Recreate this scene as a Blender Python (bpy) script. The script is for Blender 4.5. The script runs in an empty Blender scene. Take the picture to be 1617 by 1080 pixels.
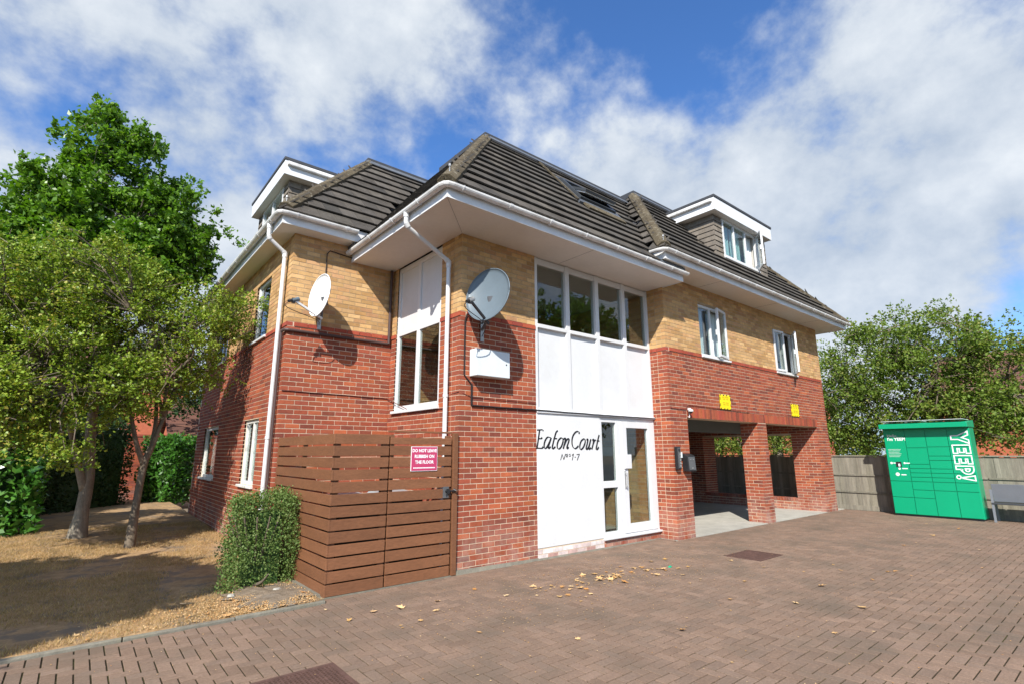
import bpy, math, random
import numpy as np
from mathutils import Vector, Matrix, noise
random.seed(11); rng = np.random.default_rng(5)
S = bpy.context.scene
col = S.collection
R = math.radians

# ------------------------------------------------------------------ camera
CAM = Vector((0, 0, 1.64))
cf = Vector((0.6229732, 0.7537108, 0.2093430)).normalized()
cr = Vector((0.7710998, -0.6367102, -0.0022889)).normalized()
cu = cr.cross(cf)
cam = bpy.data.cameras.new('camera'); camo = bpy.data.objects.new('camera', cam); col.objects.link(camo)
cam.sensor_fit = 'HORIZONTAL'; cam.sensor_width = 36; cam.lens = 18.10; cam.clip_end = 2000; cam.clip_start = .05
camo.matrix_world = Matrix.Translation(CAM) @ Matrix((cr, cu, -cf)).transposed().to_4x4()
S.camera = camo
FP = 18.10 / 36 * 1617
def proj(p):
    v = Vector(p) - CAM; z = v.dot(cf)
    if z < .05: return None
    return (808.5 + FP * v.dot(cr) / z, 540 - FP * v.dot(cu) / z, z)
def seen(p, m=60):
    q = proj(p)
    return q is not None and -m < q[0] < 1617 + m and -m < q[1] < 1080 + m

# ------------------------------------------------------------------ world, sun, exposure
SUN = Vector((-.95, -.80, 1.02)).normalized()
w = bpy.data.worlds.new('World'); S.world = w; w.use_nodes = True
nt = w.node_tree; nt.nodes.clear()
def N(t, typ, **k):
    n = t.nodes.new(typ)
    for a, b in k.items():
        if a.startswith('i_'): n.inputs[int(a[2:])].default_value = b
        else: setattr(n, a, b)
    return n
sky = N(nt, 'ShaderNodeTexSky', sky_type='NISHITA', sun_disc=False, sun_elevation=math.asin(SUN.z), sun_rotation=math.atan2(SUN.x, SUN.y) % (2 * math.pi), air_density=1.0, dust_density=.6, ozone_density=2.2)
tc = N(nt, 'ShaderNodeTexCoord')
sep = N(nt, 'ShaderNodeSeparateXYZ'); nt.links.new(tc.outputs['Generated'], sep.inputs[0])
def M(t, op, a, b=None, c=None, clamp=False):
    n = N(t, 'ShaderNodeMath', operation=op, use_clamp=clamp)
    for i, v in enumerate((a, b, c)):
        if v is None: continue
        if isinstance(v, (int, float)): n.inputs[i].default_value = v
        else: t.links.new(v, n.inputs[i])
    return n.outputs[0]
zz = M(nt, 'ADD', M(nt, 'MAXIMUM', sep.outputs[2], 0.0), .22)
n1 = N(nt, 'ShaderNodeTexNoise'); n1.inputs['Scale'].default_value = 3.0; n1.inputs['Detail'].default_value = 10; n1.inputs['Roughness'].default_value = .56; n1.inputs['Distortion'].default_value = .0
n2 = N(nt, 'ShaderNodeTexNoise'); n2.inputs['Scale'].default_value = 6.0; n2.inputs['Detail'].default_value = 8; n2.inputs['Roughness'].default_value = .6
dmap = N(nt, 'ShaderNodeMapping'); dmap.inputs['Scale'].default_value = (1.0, 1.0, 1.25); dmap.inputs['Location'].default_value = (3.1, .7, 0); nt.links.new(tc.outputs['Generated'], dmap.inputs[0])
nt.links.new(dmap.outputs[0], n1.inputs['Vector']); nt.links.new(dmap.outputs[0], n2.inputs['Vector'])
def lobe(px, py, sharp, amt):
    # a clearing (amt<0) or a bank of cloud (amt>0) round one direction of the sky
    d = (cr * ((px - 808.5) / FP) - cu * ((py - 540) / FP) + cf).normalized()
    vm = N(nt, 'ShaderNodeVectorMath', operation='DOT_PRODUCT'); nt.links.new(tc.outputs['Generated'], vm.inputs[0]); vm.inputs[1].default_value = d
    e = M(nt, 'POWER', M(nt, 'MAXIMUM', vm.outputs['Value'], 0), sharp)
    return M(nt, 'MULTIPLY', e, amt)
dens = M(nt, 'ADD', n1.outputs['Fac'], M(nt, 'MULTIPLY', M(nt, 'SUBTRACT', n2.outputs['Fac'], .5), .22))
for L in ((960, 60, 40, -.17), (1190, 60, 60, -.14), (1400, 320, 16, .27), (330, 260, 9, .14), (1060, 290, 60, .12), (130, 140, 500, -.16), (560, 60, 60, .05), (400, 130, 300, -.08), (1500, 100, 80, -.06)):
    dens = M(nt, 'ADD', dens, lobe(*L))
mr = N(nt, 'ShaderNodeMapRange', interpolation_type='SMOOTHSTEP'); nt.links.new(dens, mr.inputs[0])
mr.inputs[1].default_value = .385; mr.inputs[2].default_value = .64; mr.inputs[3].default_value = 0; mr.inputs[4].default_value = .96
crp = N(nt, 'ShaderNodeMapRange'); nt.links.new(n2.outputs['Fac'], crp.inputs[0])
crp.inputs[1].default_value = .3; crp.inputs[2].default_value = .7; crp.inputs[3].default_value = 0; crp.inputs[4].default_value = 1
mixc = N(nt, 'ShaderNodeMix', data_type='RGBA'); nt.links.new(crp.outputs[0], mixc.inputs[0])
mixc.inputs[6].default_value = (4.6, 5.5, 6.8, 1); mixc.inputs[7].default_value = (8.6, 9.1, 9.6, 1)
skc = N(nt, 'ShaderNodeMix', data_type='RGBA', blend_type='MULTIPLY'); skc.inputs[0].default_value = 1
nt.links.new(sky.outputs[0], skc.inputs[6]); skc.inputs[7].default_value = (.98, 1.55, 2.25, 1)
mixs = N(nt, 'ShaderNodeMix', data_type='RGBA'); nt.links.new(mr.outputs[0], mixs.inputs[0]); nt.links.new(skc.outputs[2], mixs.inputs[6]); nt.links.new(mixc.outputs[2], mixs.inputs[7])
bg = N(nt, 'ShaderNodeBackground'); bg.inputs[1].default_value = .069
nt.links.new(mixs.outputs[2], bg.inputs[0])
ow = N(nt, 'ShaderNodeOutputWorld'); nt.links.new(bg.outputs[0], ow.inputs[0])
sl = bpy.data.lights.new('sun', 'SUN'); sl.energy = 5.0; sl.angle = R(.5); sl.color = (1, .955, .88)
so = bpy.data.objects.new('sun', sl); col.objects.link(so); so.rotation_euler = (-SUN).to_track_quat('-Z', 'Y').to_euler(); so.location = (-20, -17, 30)
S.view_settings.view_transform = 'Standard'; S.view_settings.look = 'None'; S.view_settings.exposure = .54; S.view_settings.gamma = 1
S.view_settings.use_curve_mapping = False
S.render.engine = 'CYCLES'
S.cycles.transparent_max_bounces = 16; S.cycles.max_bounces = 8

# ------------------------------------------------------------------ materials
MAT = {}
def mat(name, base, rough=.8, ramp=None, rnd=0., noise_amt=0., nscale=8., spec=.4, bump=0., bscale=60., trans=0., metal=0., coord='pos', grime=None, emit=None, stretch=None):
    """Principled material. ramp: colours picked by a per-piece random value; noise darkens or lightens softly."""
    m = bpy.data.materials.new(name); m.use_nodes = True; t = m.node_tree; t.nodes.clear()
    out = N(t, 'ShaderNodeOutputMaterial'); p = N(t, 'ShaderNodeBsdfPrincipled')
    p.inputs['Roughness'].default_value = rough; p.inputs['Metallic'].default_value = metal
    p.inputs['Specular IOR Level'].default_value = spec
    geo = N(t, 'ShaderNodeNewGeometry')
    at = N(t, 'ShaderNodeAttribute', attribute_name='rnd'); oi = N(t, 'ShaderNodeObjectInfo')
    rv = M(t, 'FRACT', M(t, 'ADD', at.outputs['Fac'], oi.outputs['Random']))
    if ramp:
        cr_ = N(t, 'ShaderNodeValToRGB'); cr_.color_ramp.interpolation = 'LINEAR'
        els = cr_.color_ramp.elements
        while len(els) < len(ramp): els.new(.5)
        for i, c in enumerate(ramp): els[i].position = i / (len(ramp) - 1); els[i].color = (*c, 1)
        t.links.new(rv, cr_.inputs[0]); c = cr_.outputs[0]
    else:
        rg = N(t, 'ShaderNodeRGB'); rg.outputs[0].default_value = (*base, 1); c = rg.outputs[0]
    pos = geo.outputs['Position']
    if stretch:
        mp = N(t, 'ShaderNodeMapping'); mp.inputs['Scale'].default_value = stretch; t.links.new(pos, mp.inputs[0]); pos = mp.outputs[0]
    def mulv(c, val, lo, hi, a=.3, b=.7):
        r_ = N(t, 'ShaderNodeMapRange'); t.links.new(val, r_.inputs[0])
        for i, v in enumerate((a, b, lo, hi)): r_.inputs[i + 1].default_value = v
        hs = N(t, 'ShaderNodeMix', data_type='RGBA', blend_type='MULTIPLY'); hs.inputs[0].default_value = 1
        cb = N(t, 'ShaderNodeCombineColor')
        for i in range(3): t.links.new(r_.outputs[0], cb.inputs[i])
        t.links.new(c, hs.inputs[6]); t.links.new(cb.outputs[0], hs.inputs[7]); return hs.outputs[2]
    if rnd: c = mulv(c, M(t, 'FRACT', M(t, 'MULTIPLY', rv, 7.31)), 1 - rnd, 1 + rnd, 0, 1)
    if noise_amt:
        for sc, am in ((nscale, noise_amt), (nscale * .13, noise_amt * .7), (nscale * 7, noise_amt * .6)):
            nn = N(t, 'ShaderNodeTexNoise'); nn.inputs['Scale'].default_value = sc; nn.inputs['Detail'].default_value = 5; nn.inputs['Roughness'].default_value = .62
            t.links.new(pos, nn.inputs['Vector']); c = mulv(c, nn.outputs['Fac'], 1 - am, 1 + am)
    if grime:
        gcol, gsc, ga, gb, gmax = grime[:5]
        nn = N(t, 'ShaderNodeTexNoise'); nn.inputs['Scale'].default_value = gsc; nn.inputs['Detail'].default_value = 7; nn.inputs['Roughness'].default_value = .68
        t.links.new(pos, nn.inputs['Vector'])
        r_ = N(t, 'ShaderNodeMapRange'); t.links.new(nn.outputs['Fac'], r_.inputs[0])
        for i, v in enumerate((ga, gb, 0, gmax)): r_.inputs[i + 1].default_value = v
        fac = r_.outputs[0]
        if len(grime) > 5:   # only near a height
            sz = N(t, 'ShaderNodeSeparateXYZ'); t.links.new(geo.outputs['Position'], sz.inputs[0])
            r2 = N(t, 'ShaderNodeMapRange'); t.links.new(sz.outputs[2], r2.inputs[0])
            for i, v in enumerate((grime[5], grime[6], 1, 0)): r2.inputs[i + 1].default_value = v
            fac = M(t, 'MULTIPLY', fac, r2.outputs[0])
        mx = N(t, 'ShaderNodeMix', data_type='RGBA'); t.links.new(fac, mx.inputs[0]); t.links.new(c, mx.inputs[6]); mx.inputs[7].default_value = (*gcol, 1); c = mx.outputs[2]
    t.links.new(c, p.inputs['Base Color'])
    if bump:
        nb = N(t, 'ShaderNodeTexNoise'); nb.inputs['Scale'].default_value = bscale; nb.inputs['Detail'].default_value = 6
        t.links.new(pos, nb.inputs['Vector'])
        bp = N(t, 'ShaderNodeBump'); bp.inputs['Strength'].default_value = bump; bp.inputs['Distance'].default_value = .01
        t.links.new(nb.outputs['Fac'], bp.inputs['Height']); t.links.new(bp.outputs[0], p.inputs['Normal'])
    if emit: p.inputs['Emission Color'].default_value = (*emit[0], 1); p.inputs['Emission Strength'].default_value = emit[1]
    sh = p.outputs[0]
    if trans:
        tr = N(t, 'ShaderNodeBsdfTranslucent')
        hs = N(t, 'ShaderNodeMix', data_type='RGBA', blend_type='MULTIPLY'); hs.inputs[0].default_value = 1
        t.links.new(c, hs.inputs[6]); hs.inputs[7].default_value = (1.5, 1.7, .6, 1); t.links.new(hs.outputs[2], tr.inputs[0])
        ms = N(t, 'ShaderNodeMixShader'); ms.inputs[0].default_value = trans; t.links.new(sh, ms.inputs[1]); t.links.new(tr.outputs[0], ms.inputs[2]); sh = ms.outputs[0]
    t.links.new(sh, out.inputs[0]); MAT[name] = m; return m
EFF = ((.42, .34, .29), 3.0, .40, .62, .55, .05, .75)
mat('red_brick', None, .85, ramp=[(0.221, 0.062, 0.038), (0.329, 0.086, 0.041), (0.276, 0.067, 0.037), (0.401, 0.107, 0.044), (0.249, 0.065, 0.042), (0.329, 0.076, 0.038), (0.195, 0.055, 0.037), (0.365, 0.091, 0.040)], rnd=.14, noise_amt=.12, nscale=14, bump=.25, bscale=90, spec=.25, grime=EFF)
mat('band_brick', None, .8, ramp=[(0.317, 0.057, 0.035), (0.370, 0.081, 0.040), (0.290, 0.057, 0.040)], rnd=.1, noise_amt=.1, nscale=14, bump=.2, spec=.3)
mat('buff_brick', None, .88, ramp=[(0.446, 0.265, 0.112), (0.553, 0.340, 0.148), (0.514, 0.318, 0.151), (0.407, 0.230, 0.094), (0.582, 0.379, 0.180), (0.466, 0.256, 0.130), (0.485, 0.283, 0.115)], rnd=.15, noise_amt=.12, nscale=12, bump=.25, bscale=90, spec=.2)
mat('mortar', (.60, .475, .345), .95, noise_amt=.14, nscale=5, bump=.3, bscale=120, spec=.1)
mat('buff_mortar', (.42, .31, .20), .95, noise_amt=.14, nscale=5, bump=.3, bscale=120, spec=.1)
mat('upvc', (.66, .66, .66), .35, noise_amt=.03, nscale=3, spec=.5)
mat('old_frame', (.66, .65, .61), .6, noise_amt=.12, nscale=9, spec=.3, grime=((.25, .24, .2), 7, .5, .7, .5))
mat('fascia_white', (.74, .75, .76), .4, noise_amt=.05, nscale=4, spec=.5, grime=((.35, .33, .28), 2.2, .52, .8, .35))
mat('soffit_white', (.70, .67, .63), .6, noise_amt=.04, nscale=2, spec=.3)
mat('gutter_white', (.76, .75, .73), .38, noise_amt=.05, nscale=5, spec=.5, grime=((.27, .24, .19), 3.5, .48, .72, .55))
mat('panel_white', (.66, .665, .67), .42, noise_amt=.02, nscale=2, spec=.4, grime=((.42, .41, .38), 1.5, .5, .8, .3))
mat('painted_board', (.66, .66, .655), .75, noise_amt=.035, nscale=3, spec=.25, bump=.25, bscale=25, grime=((.5, .47, .43), 5, .55, .8, .3, .2, .55))
mat('painted_brick', None, .85, ramp=[(.62, .50, .47), (.74, .70, .68), (.45, .26, .22), (.68, .6, .57)], noise_amt=.2, nscale=9, spec=.2, bump=.3)
mat('black_paint', (.012, .012, .016), .55, noise_amt=.1, spec=.4)
mat('roof_tile', None, .9, ramp=[(.060, .054, .048), (.085, .075, .064), (.072, .062, .052), (.105, .092, .076), (.054, .05, .045)], rnd=.18, noise_amt=.22, nscale=6, bump=.5, bscale=70, spec=.2, grime=((.27, .26, .21), 24, .64, .72, .8))
mat('hip_tile', None, .95, ramp=[(0.080, 0.065, 0.043), (0.104, 0.084, 0.054), (0.071, 0.056, 0.037)], rnd=.12, noise_amt=.22, nscale=8, bump=.6, bscale=60, spec=.15, grime=((.34, .31, .24), 14, .55, .7, .7))
mat('hung_tile', None, .9, ramp=[(.17, .145, .12), (.21, .18, .145), (.15, .13, .11)], rnd=.14, noise_amt=.16, nscale=8, bump=.3, spec=.2, grime=((.3, .22, .12), 6, .58, .75, .5))
mat('felt', (.055, .058, .066), .7, noise_amt=.15, nscale=4, spec=.3)
mat('lead', (.10, .11, .125), .5, noise_amt=.2, nscale=8, spec=.5, bump=.2)
mat('dark_void', (.02, .02, .02), .9)
mat('plaster', (.55, .52, .47), .9, noise_amt=.05)
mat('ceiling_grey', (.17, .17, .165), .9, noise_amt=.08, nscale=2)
mat('concrete', (.40, .38, .33), .9, noise_amt=.13, nscale=3, bump=.3, bscale=80, spec=.2, grime=((.2, .18, .15), 1.6, .55, .75, .4))
mat('kerb_concrete', (.19, .175, .14), .95, noise_amt=.2, nscale=10, bump=.5, bscale=60, spec=.15, grime=((.16, .15, .09), 5, .5, .7, .5))
mat('paver', None, .92, ramp=[(0.215, 0.145, 0.104), (0.231, 0.156, 0.112), (0.221, 0.150, 0.108), (0.247, 0.167, 0.121), (0.205, 0.143, 0.106), (0.229, 0.159, 0.117)], rnd=.10, noise_amt=.16, nscale=40, bump=.6, bscale=170, spec=.18, grime=((.125, .10, .075), 1.3, .47, .68, .7))
mat('joint_sand', (.040, .032, .020), 1, noise_amt=.3, nscale=9, spec=.1, grime=((.085, .085, .03), 2.2, .5, .66, .7))
mat('timber', (.185, .078, .036), .62, rnd=.12, noise_amt=.16, nscale=6, spec=.35, bump=.25, bscale=30, stretch=(3, 3, 12), grime=((.26, .12, .06), 5, .6, .75, .4))
mat('brown_plastic', (.075, .045, .04), .5, noise_amt=.1)
mat('black_plastic', (.02, .02, .022), .45, noise_amt=.1)
mat('cable', (.018, .016, .016), .6)
mat('red_cable', (.10, .025, .02), .6)
mat('grey_dish', (.125, .16, .185), .42, noise_amt=.05, nscale=4, spec=.4)
mat('white_dish', (.78, .78, .76), .4, noise_amt=.04, spec=.4)
mat('zinc', (.45, .45, .44), .45, metal=.6, noise_amt=.15, nscale=20)
mat('utility_white', (.66, .70, .71), .4, noise_amt=.04, spec=.5)
mat('metal_grey', (.14, .14, .145), .4, metal=.3, noise_amt=.1)
mat('keypad', (.35, .36, .35), .4, metal=.3)
mat('sign_pink', (.48, .05, .13), .4, noise_amt=.04, spec=.4)
mat('sign_white', (.82, .82, .82), .5)
mat('sign_yellow', (.86, .66, .012), .45, noise_amt=.03, spec=.35)
mat('sign_ink', (.42, .30, .01), .6)
mat('sign_black', (.02, .016, .01), .6)
mat('locker_green', (.0, .33, .155), .33, noise_amt=.025, nscale=2, spec=.5)
mat('locker_seam', (.0, .17, .09), .6)
mat('bench_grey', (.17, .185, .205), .42, noise_amt=.05, nscale=4, spec=.5)
mat('bench_dark', (.045, .05, .056), .45, spec=.5)
mat('fence_wood', None, .95, ramp=[(0.218, 0.198, 0.151), (0.275, 0.250, 0.197), (0.243, 0.218, 0.171), (0.194, 0.179, 0.140)], rnd=.14, noise_amt=.2, nscale=5, bump=.5, bscale=30, spec=.1, stretch=(4, 4, .35), grime=((.14, .13, .11), 3, .5, .7, .5))
mat('grass_dry', (.36, .235, .125), 1, noise_amt=.24, nscale=7, spec=.05, bump=.9, bscale=90, grime=((.20, .16, .12), 2.3, .50, .60, .85))
mat('grass_blade', None, .9, ramp=[(0.416, 0.282, 0.143), (0.480, 0.343, 0.190), (0.352, 0.213, 0.094), (0.449, 0.305, 0.158), (0.240, 0.191, 0.079)], rnd=.2, noise_amt=.2, nscale=2, spec=.15, trans=.25)
mat('soil', (.21, .165, .12), 1, noise_amt=.3, nscale=9, bump=1, bscale=60, spec=.05, grime=((.22, .19, .155), 3, .5, .65, .6))
mat('rust', (.105, .058, .046), .75, noise_amt=.25, nscale=12, bump=.3, spec=.3)
mat('pit', (.012, .010, .009), 1)
mat('asphalt', (.06, .06, .06), .95, noise_amt=.2)
mat('bark', (.24, .205, .16), .95, noise_amt=.3, nscale=9, bump=1, bscale=28, spec=.1, stretch=(1, 1, .4), grime=((.24, .23, .17), 5, .52, .68, .55))
mat('thorn_bark', (.155, .125, .092), .95, noise_amt=.3, nscale=11, bump=1, bscale=34, spec=.1, stretch=(1, 1, .5))
mat('maple_leaf', None, .36, ramp=[(0.070, 0.163, 0.013), (0.115, 0.234, 0.022), (0.088, 0.191, 0.017), (0.167, 0.283, 0.030), (0.105, 0.212, 0.020), (0.140, 0.255, 0.023)], rnd=.25, spec=.4, trans=.32)
mat('thorn_leaf', None, .45, ramp=[(0.152, 0.252, 0.026), (0.255, 0.354, 0.041), (0.120, 0.214, 0.022), (0.319, 0.347, 0.048), (0.191, 0.295, 0.031), (0.383, 0.281, 0.058)], rnd=.28, spec=.35, trans=.25)
mat('far_leaf', None, .55, ramp=[(0.104, 0.177, 0.025), (0.182, 0.256, 0.040), (0.085, 0.152, 0.022), (0.247, 0.256, 0.055), (0.130, 0.207, 0.030), (0.169, 0.244, 0.035)], rnd=.25, spec=.3, trans=.28)
mat('laurel_leaf', None, .3, ramp=[(0.040, 0.131, 0.016), (0.068, 0.197, 0.024), (0.048, 0.156, 0.018), (0.096, 0.230, 0.036)], rnd=.25, spec=.5, trans=.22)
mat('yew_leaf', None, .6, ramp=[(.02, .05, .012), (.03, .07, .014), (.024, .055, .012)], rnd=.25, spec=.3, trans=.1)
mat('shrub_leaf', None, .6, ramp=[(0.102, 0.158, 0.040), (0.145, 0.210, 0.056), (0.076, 0.147, 0.025), (0.178, 0.231, 0.074), (0.085, 0.179, 0.022)], rnd=.2, spec=.3, trans=.2)
mat('dry_leaf', None, .75, ramp=[(.50, .29, .10), (.60, .40, .20), (.45, .20, .05), (.64, .47, .27), (.55, .33, .13)], rnd=.2, noise_amt=.12, nscale=40, spec=.2)
mat('bin_green', (.05, .06, .055), .5)
mat('bin_lid', (.30, .33, .35), .45)
mat('curtain', (.72, .78, .80), .9, noise_amt=.06, nscale=5, stretch=(12, 12, .4))
mat('teal_curtain', (.42, .66, .70), .9, noise_amt=.12, nscale=5, stretch=(14, 14, .4))
mat('far_brick', (.42, .12, .06), .9, noise_amt=.15, nscale=6)
mat('far_roof', None, .9, ramp=[(.16, .075, .055), (.20, .095, .065), (.14, .07, .055)], rnd=.15, noise_amt=.15, nscale=4)
mat('far_glass', (.03, .035, .04), .1, spec=.6)
mat('green_bit', (.0, .40, .22), .5)
# glass: a real pane, tinted, with its own mirror coat
def glassmat(name, tint, extra, rough=.01):
    g = bpy.data.materials.new(name); g.use_nodes = True; t = g.node_tree; t.nodes.clear()
    out = N(t, 'ShaderNodeOutputMaterial'); tr = N(t, 'ShaderNodeBsdfTransparent'); tr.inputs[0].default_value = (*tint, 1)
    gl = N(t, 'ShaderNodeBsdfGlossy'); gl.inputs['Roughness'].default_value = rough; gl.inputs[0].default_value = (.95, .97, 1, 1)
    lw = N(t, 'ShaderNodeLayerWeight'); lw.inputs[0].default_value = .5   # Schlick from the facing ratio, same from both sides
    k = M(t, 'ADD', M(t, 'MULTIPLY', M(t, 'POWER', lw.outputs['Facing'], 5.0), .9), .045 + extra, clamp=True)
    ms = N(t, 'ShaderNodeMixShader'); t.links.new(k, ms.inputs[0]); t.links.new(tr.outputs[0], ms.inputs[1]); t.links.new(gl.outputs[0], ms.inputs[2]); t.links.new(ms.outputs[0], out.inputs[0])
    MAT[name] = g
glassmat('glass', (.80, .84, .82), .03)

# ------------------------------------------------------------------ helpers
def tag(o, label=None, cat=None, group=None, kind=None):
    for k, v in (('label', label), ('category', cat), ('group', group), ('kind', kind)):
        if v: o[k] = v
    return o
def empty(name, loc, label=None, cat=None, group=None, rz=0):
    o = bpy.data.objects.new(name, None); o.location = loc; o.rotation_euler = (0, 0, rz); o.empty_display_size = .2; col.objects.link(o)
    return tag(o, label, cat, group)
def worigin(o):
    v = Vector((0, 0, 0))
    while o is not None: v = v + o.location; o = o.parent
    return v
class MB:
    def __init__(s): s.v = []; s.f = []; s.m = []; s.r = []; s.ms = []; s.cm = 0
    def use(s, m):
        if m not in s.ms: s.ms.append(m)
        s.cm = s.ms.index(m); return s
    def poly(s, pts, rnd=0):
        n = len(s.v); s.v += [tuple(p) for p in pts]; s.f.append(tuple(range(n, n + len(pts)))); s.m.append(s.cm); s.r.append(rnd)
    def hull(s, a, b, rnd=0, capa=True, capb=True):
        """prism between two point loops"""
        n = len(s.v); k = len(a); s.v += [tuple(p) for p in a] + [tuple(p) for p in b]
        for i in range(k):
            j = (i + 1) % k; s.f.append((n + i, n + j, n + k + j, n + k + i)); s.m.append(s.cm); s.r.append(rnd)
        if capa: s.f.append(tuple(range(n + k - 1, n - 1, -1))); s.m.append(s.cm); s.r.append(rnd)
        if capb: s.f.append(tuple(range(n + k, n + 2 * k))); s.m.append(s.cm); s.r.append(rnd)
    def box(s, x0, x1, y0, y1, z0, z1, rnd=0):
        s.hull([(x0, y0, z0), (x1, y0, z0), (x1, y1, z0), (x0, y1, z0)], [(x0, y0, z1), (x1, y0, z1), (x1, y1, z1), (x0, y1, z1)], rnd)
    def bar(s, p, q, wd, h, up=(0, 0, 1), rnd=0):
        p = Vector(p); q = Vector(q); d = (q - p).normalized(); a = d.cross(Vector(up)).normalized() * wd / 2; b = a.normalized().cross(d).normalized() * h / 2
        s.hull([p - a - b, p + a - b, p + a + b, p - a + b], [q - a - b, q + a - b, q + a + b, q - a + b], rnd)
    def tube(s, pts, r, n=8, cap=True, rnd=0):
        pts = [Vector(p) for p in pts]; rs = r if isinstance(r, (list, tuple)) else [r] * len(pts)
        base = len(s.v); ref = None
        for i, p in enumerate(pts):
            d = (pts[min(i + 1, len(pts) - 1)] - pts[max(i - 1, 0)]).normalized()
            if ref is None: ref = d.orthogonal().normalized()
            ref = (ref - d * ref.dot(d)).normalized(); b = d.cross(ref)
            for k in range(n):
                a = 2 * math.pi * k / n; s.v.append(tuple(p + (ref * math.cos(a) + b * math.sin(a)) * rs[i]))
        for i in range(len(pts) - 1):
            for k in range(n):
                j = (k + 1) % n; s.f.append((base + i * n + k, base + i * n + j, base + (i + 1) * n + j, base + (i + 1) * n + k)); s.m.append(s.cm); s.r.append(rnd)
        if cap:
            s.f.append(tuple(base + k for k in range(n - 1, -1, -1))); s.m.append(s.cm); s.r.append(rnd)
            s.f.append(tuple(base + (len(pts) - 1) * n + k for k in range(n))); s.m.append(s.cm); s.r.append(rnd)
    def mesh(s, name, o=Vector((0, 0, 0)), smooth=False):
        me = bpy.data.meshes.new(name)
        me.from_pydata([(a - o[0], b - o[1], c - o[2]) for a, b, c in s.v], [], s.f)
        for m in (s.ms or ['plaster']): me.materials.append(MAT[m])
        me.polygons.foreach_set('material_index', s.m)
        if smooth: me.polygons.foreach_set('use_smooth', [True] * len(s.f))
        if any(s.r):
            a = me.attributes.new('rnd', 'FLOAT', 'FACE'); a.data.foreach_set('value', s.r)
        me.update(); return me
    def build(s, name, parent=None, smooth=False, bevel=0, **k):
        o = bpy.data.objects.new(name, s.mesh(name, worigin(parent) if parent is not None else Vector((0, 0, 0)), smooth)); col.objects.link(o)
        if parent is not None: o.parent = parent
        if bevel:
            b = o.modifiers.new('bevel', 'BEVEL'); b.width = bevel; b.segments = 2; b.limit_method = 'ANGLE'
        return tag(o, **k)
def at_base(o, loc):
    """move a world-space mesh object's origin to its base"""
    o.data.transform(Matrix.Translation(-Vector(loc))); o.location = loc; return o
class Fr:
    """a wall's own frame: u along the wall, z up, d outward"""
    def __init__(s, ox, oy, u, n): s.o = (ox, oy); s.u = u; s.n = n
    def p(s, u, z, d=0): return (s.o[0] + s.u[0] * u + s.n[0] * d, s.o[1] + s.u[1] * u + s.n[1] * d, z)
    def box(s, mb, u0, u1, z0, z1, d0, d1, rnd=0):
        mb.hull([s.p(u0, z0, d0), s.p(u1, z0, d0), s.p(u1, z1, d0), s.p(u0, z1, d0)], [s.p(u0, z0, d1), s.p(u1, z0, d1), s.p(u1, z1, d1), s.p(u0, z1, d1)], rnd)
    def quad(s, mb, u0, u1, z0, z1, d, rnd=0): mb.poly([s.p(u0, z0, d), s.p(u1, z0, d), s.p(u1, z1, d), s.p(u0, z1, d)], rnd)

# ------------------------------------------------------------------ ground
mb = MB().use('soil'); mb.box(-160, 200, -160, 240, -.6, -.035); mb.build('ground', kind='structure')
LAWN = [(-9, 6.16), (2.40, 6.16), (2.40, 7.0), (2.40, 22), (-9, 22)]
mb = MB().use('grass_dry')
# gently uneven lawn sheet
nx, ny = 60, 84; x0, x1, y0, y1 = -6.0, 2.36, 6.18, 20.9
base = len(mb.v)
def lawn_z(x, y): return .01 + .20 * max(0, min(1, (y - 8) / 9)) + .02 * noise.noise(Vector((x * .9, y * .9, 0))) + .008 * noise.noise(Vector((x * 4, y * 4, 3)))
for j in range(ny + 1):
    for i in range(nx + 1):
        x = x0 + (x1 - x0) * i / nx; y = y0 + (y1 - y0) * j / ny; mb.v.append((x, y, lawn_z(x, y)))
for j in range(ny):
    for i in range(nx):
        a = j * (nx + 1) + i; mb.f.append((a, a + 1, a + nx + 2, a + nx + 1)); mb.m.append(0); mb.r.append(0)
mb.build('lawn', smooth=True, kind='structure')
# bare soil patch by the kerb and the shrub
mb = MB().use('soil'); n = 90; cxs, cys = 2.0, 6.85
ring = []
for k in range(n):
    a = 2 * math.pi * k / n; rr = .8 + .14 * math.sin(3 * a + 1) + .10 * math.sin(7 * a) + .08 * math.sin(17 * a + 2) + random.uniform(-.06, .06)
    ring.append((min(2.385, cxs + .62 * rr * math.cos(a)), max(6.185, cys + .72 * rr * math.sin(a)), 0))
ring = [(x, y, lawn_z(x, y) + .014) for x, y, _ in ring]
for k in range(n): mb.poly([(cxs, cys, .045), ring[k], ring[(k + 1) % n]])
mb.build('soil_bed', smooth=True, kind='structure')
# dry grass blades
def blades(count, xs, ys, ok, name, h=(.02, .05)):
    X = rng.uniform(*xs, count * 3); Y = rng.uniform(*ys, count * 3)
    V = []; F = []; Rn = []
    for x, y in zip(X, Y):
        if not ok(x, y): continue
        hh = random.uniform(*h); a = random.uniform(0, 6.28); lean = random.uniform(.2, 1.3) * hh; b = random.uniform(0, 6.28)
        wd = random.uniform(.002, .0045); z = lawn_z(x, y) - .004
        k = len(V); V += [(x - wd * math.cos(a), y - wd * math.sin(a), z), (x + wd * math.cos(a), y + wd * math.sin(a), z), (x + lean * math.cos(b), y + lean * math.sin(b), z + hh)]
        F.append((k, k + 1, k + 2)); Rn.append(random.random())
        if len(F) >= count: break
    me = bpy.data.meshes.new(name); me.from_pydata(V, [], F); me.materials.append(MAT['grass_blade'])
    at = me.attributes.new('rnd', 'FLOAT', 'FACE'); at.data.foreach_set('value', Rn)
    o = bpy.data.objects.new(name, me); col.objects.link(o); return tag(o, 'short straw-coloured dry grass covering the lawn left of the flats', 'grass', kind='stuff')
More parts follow.
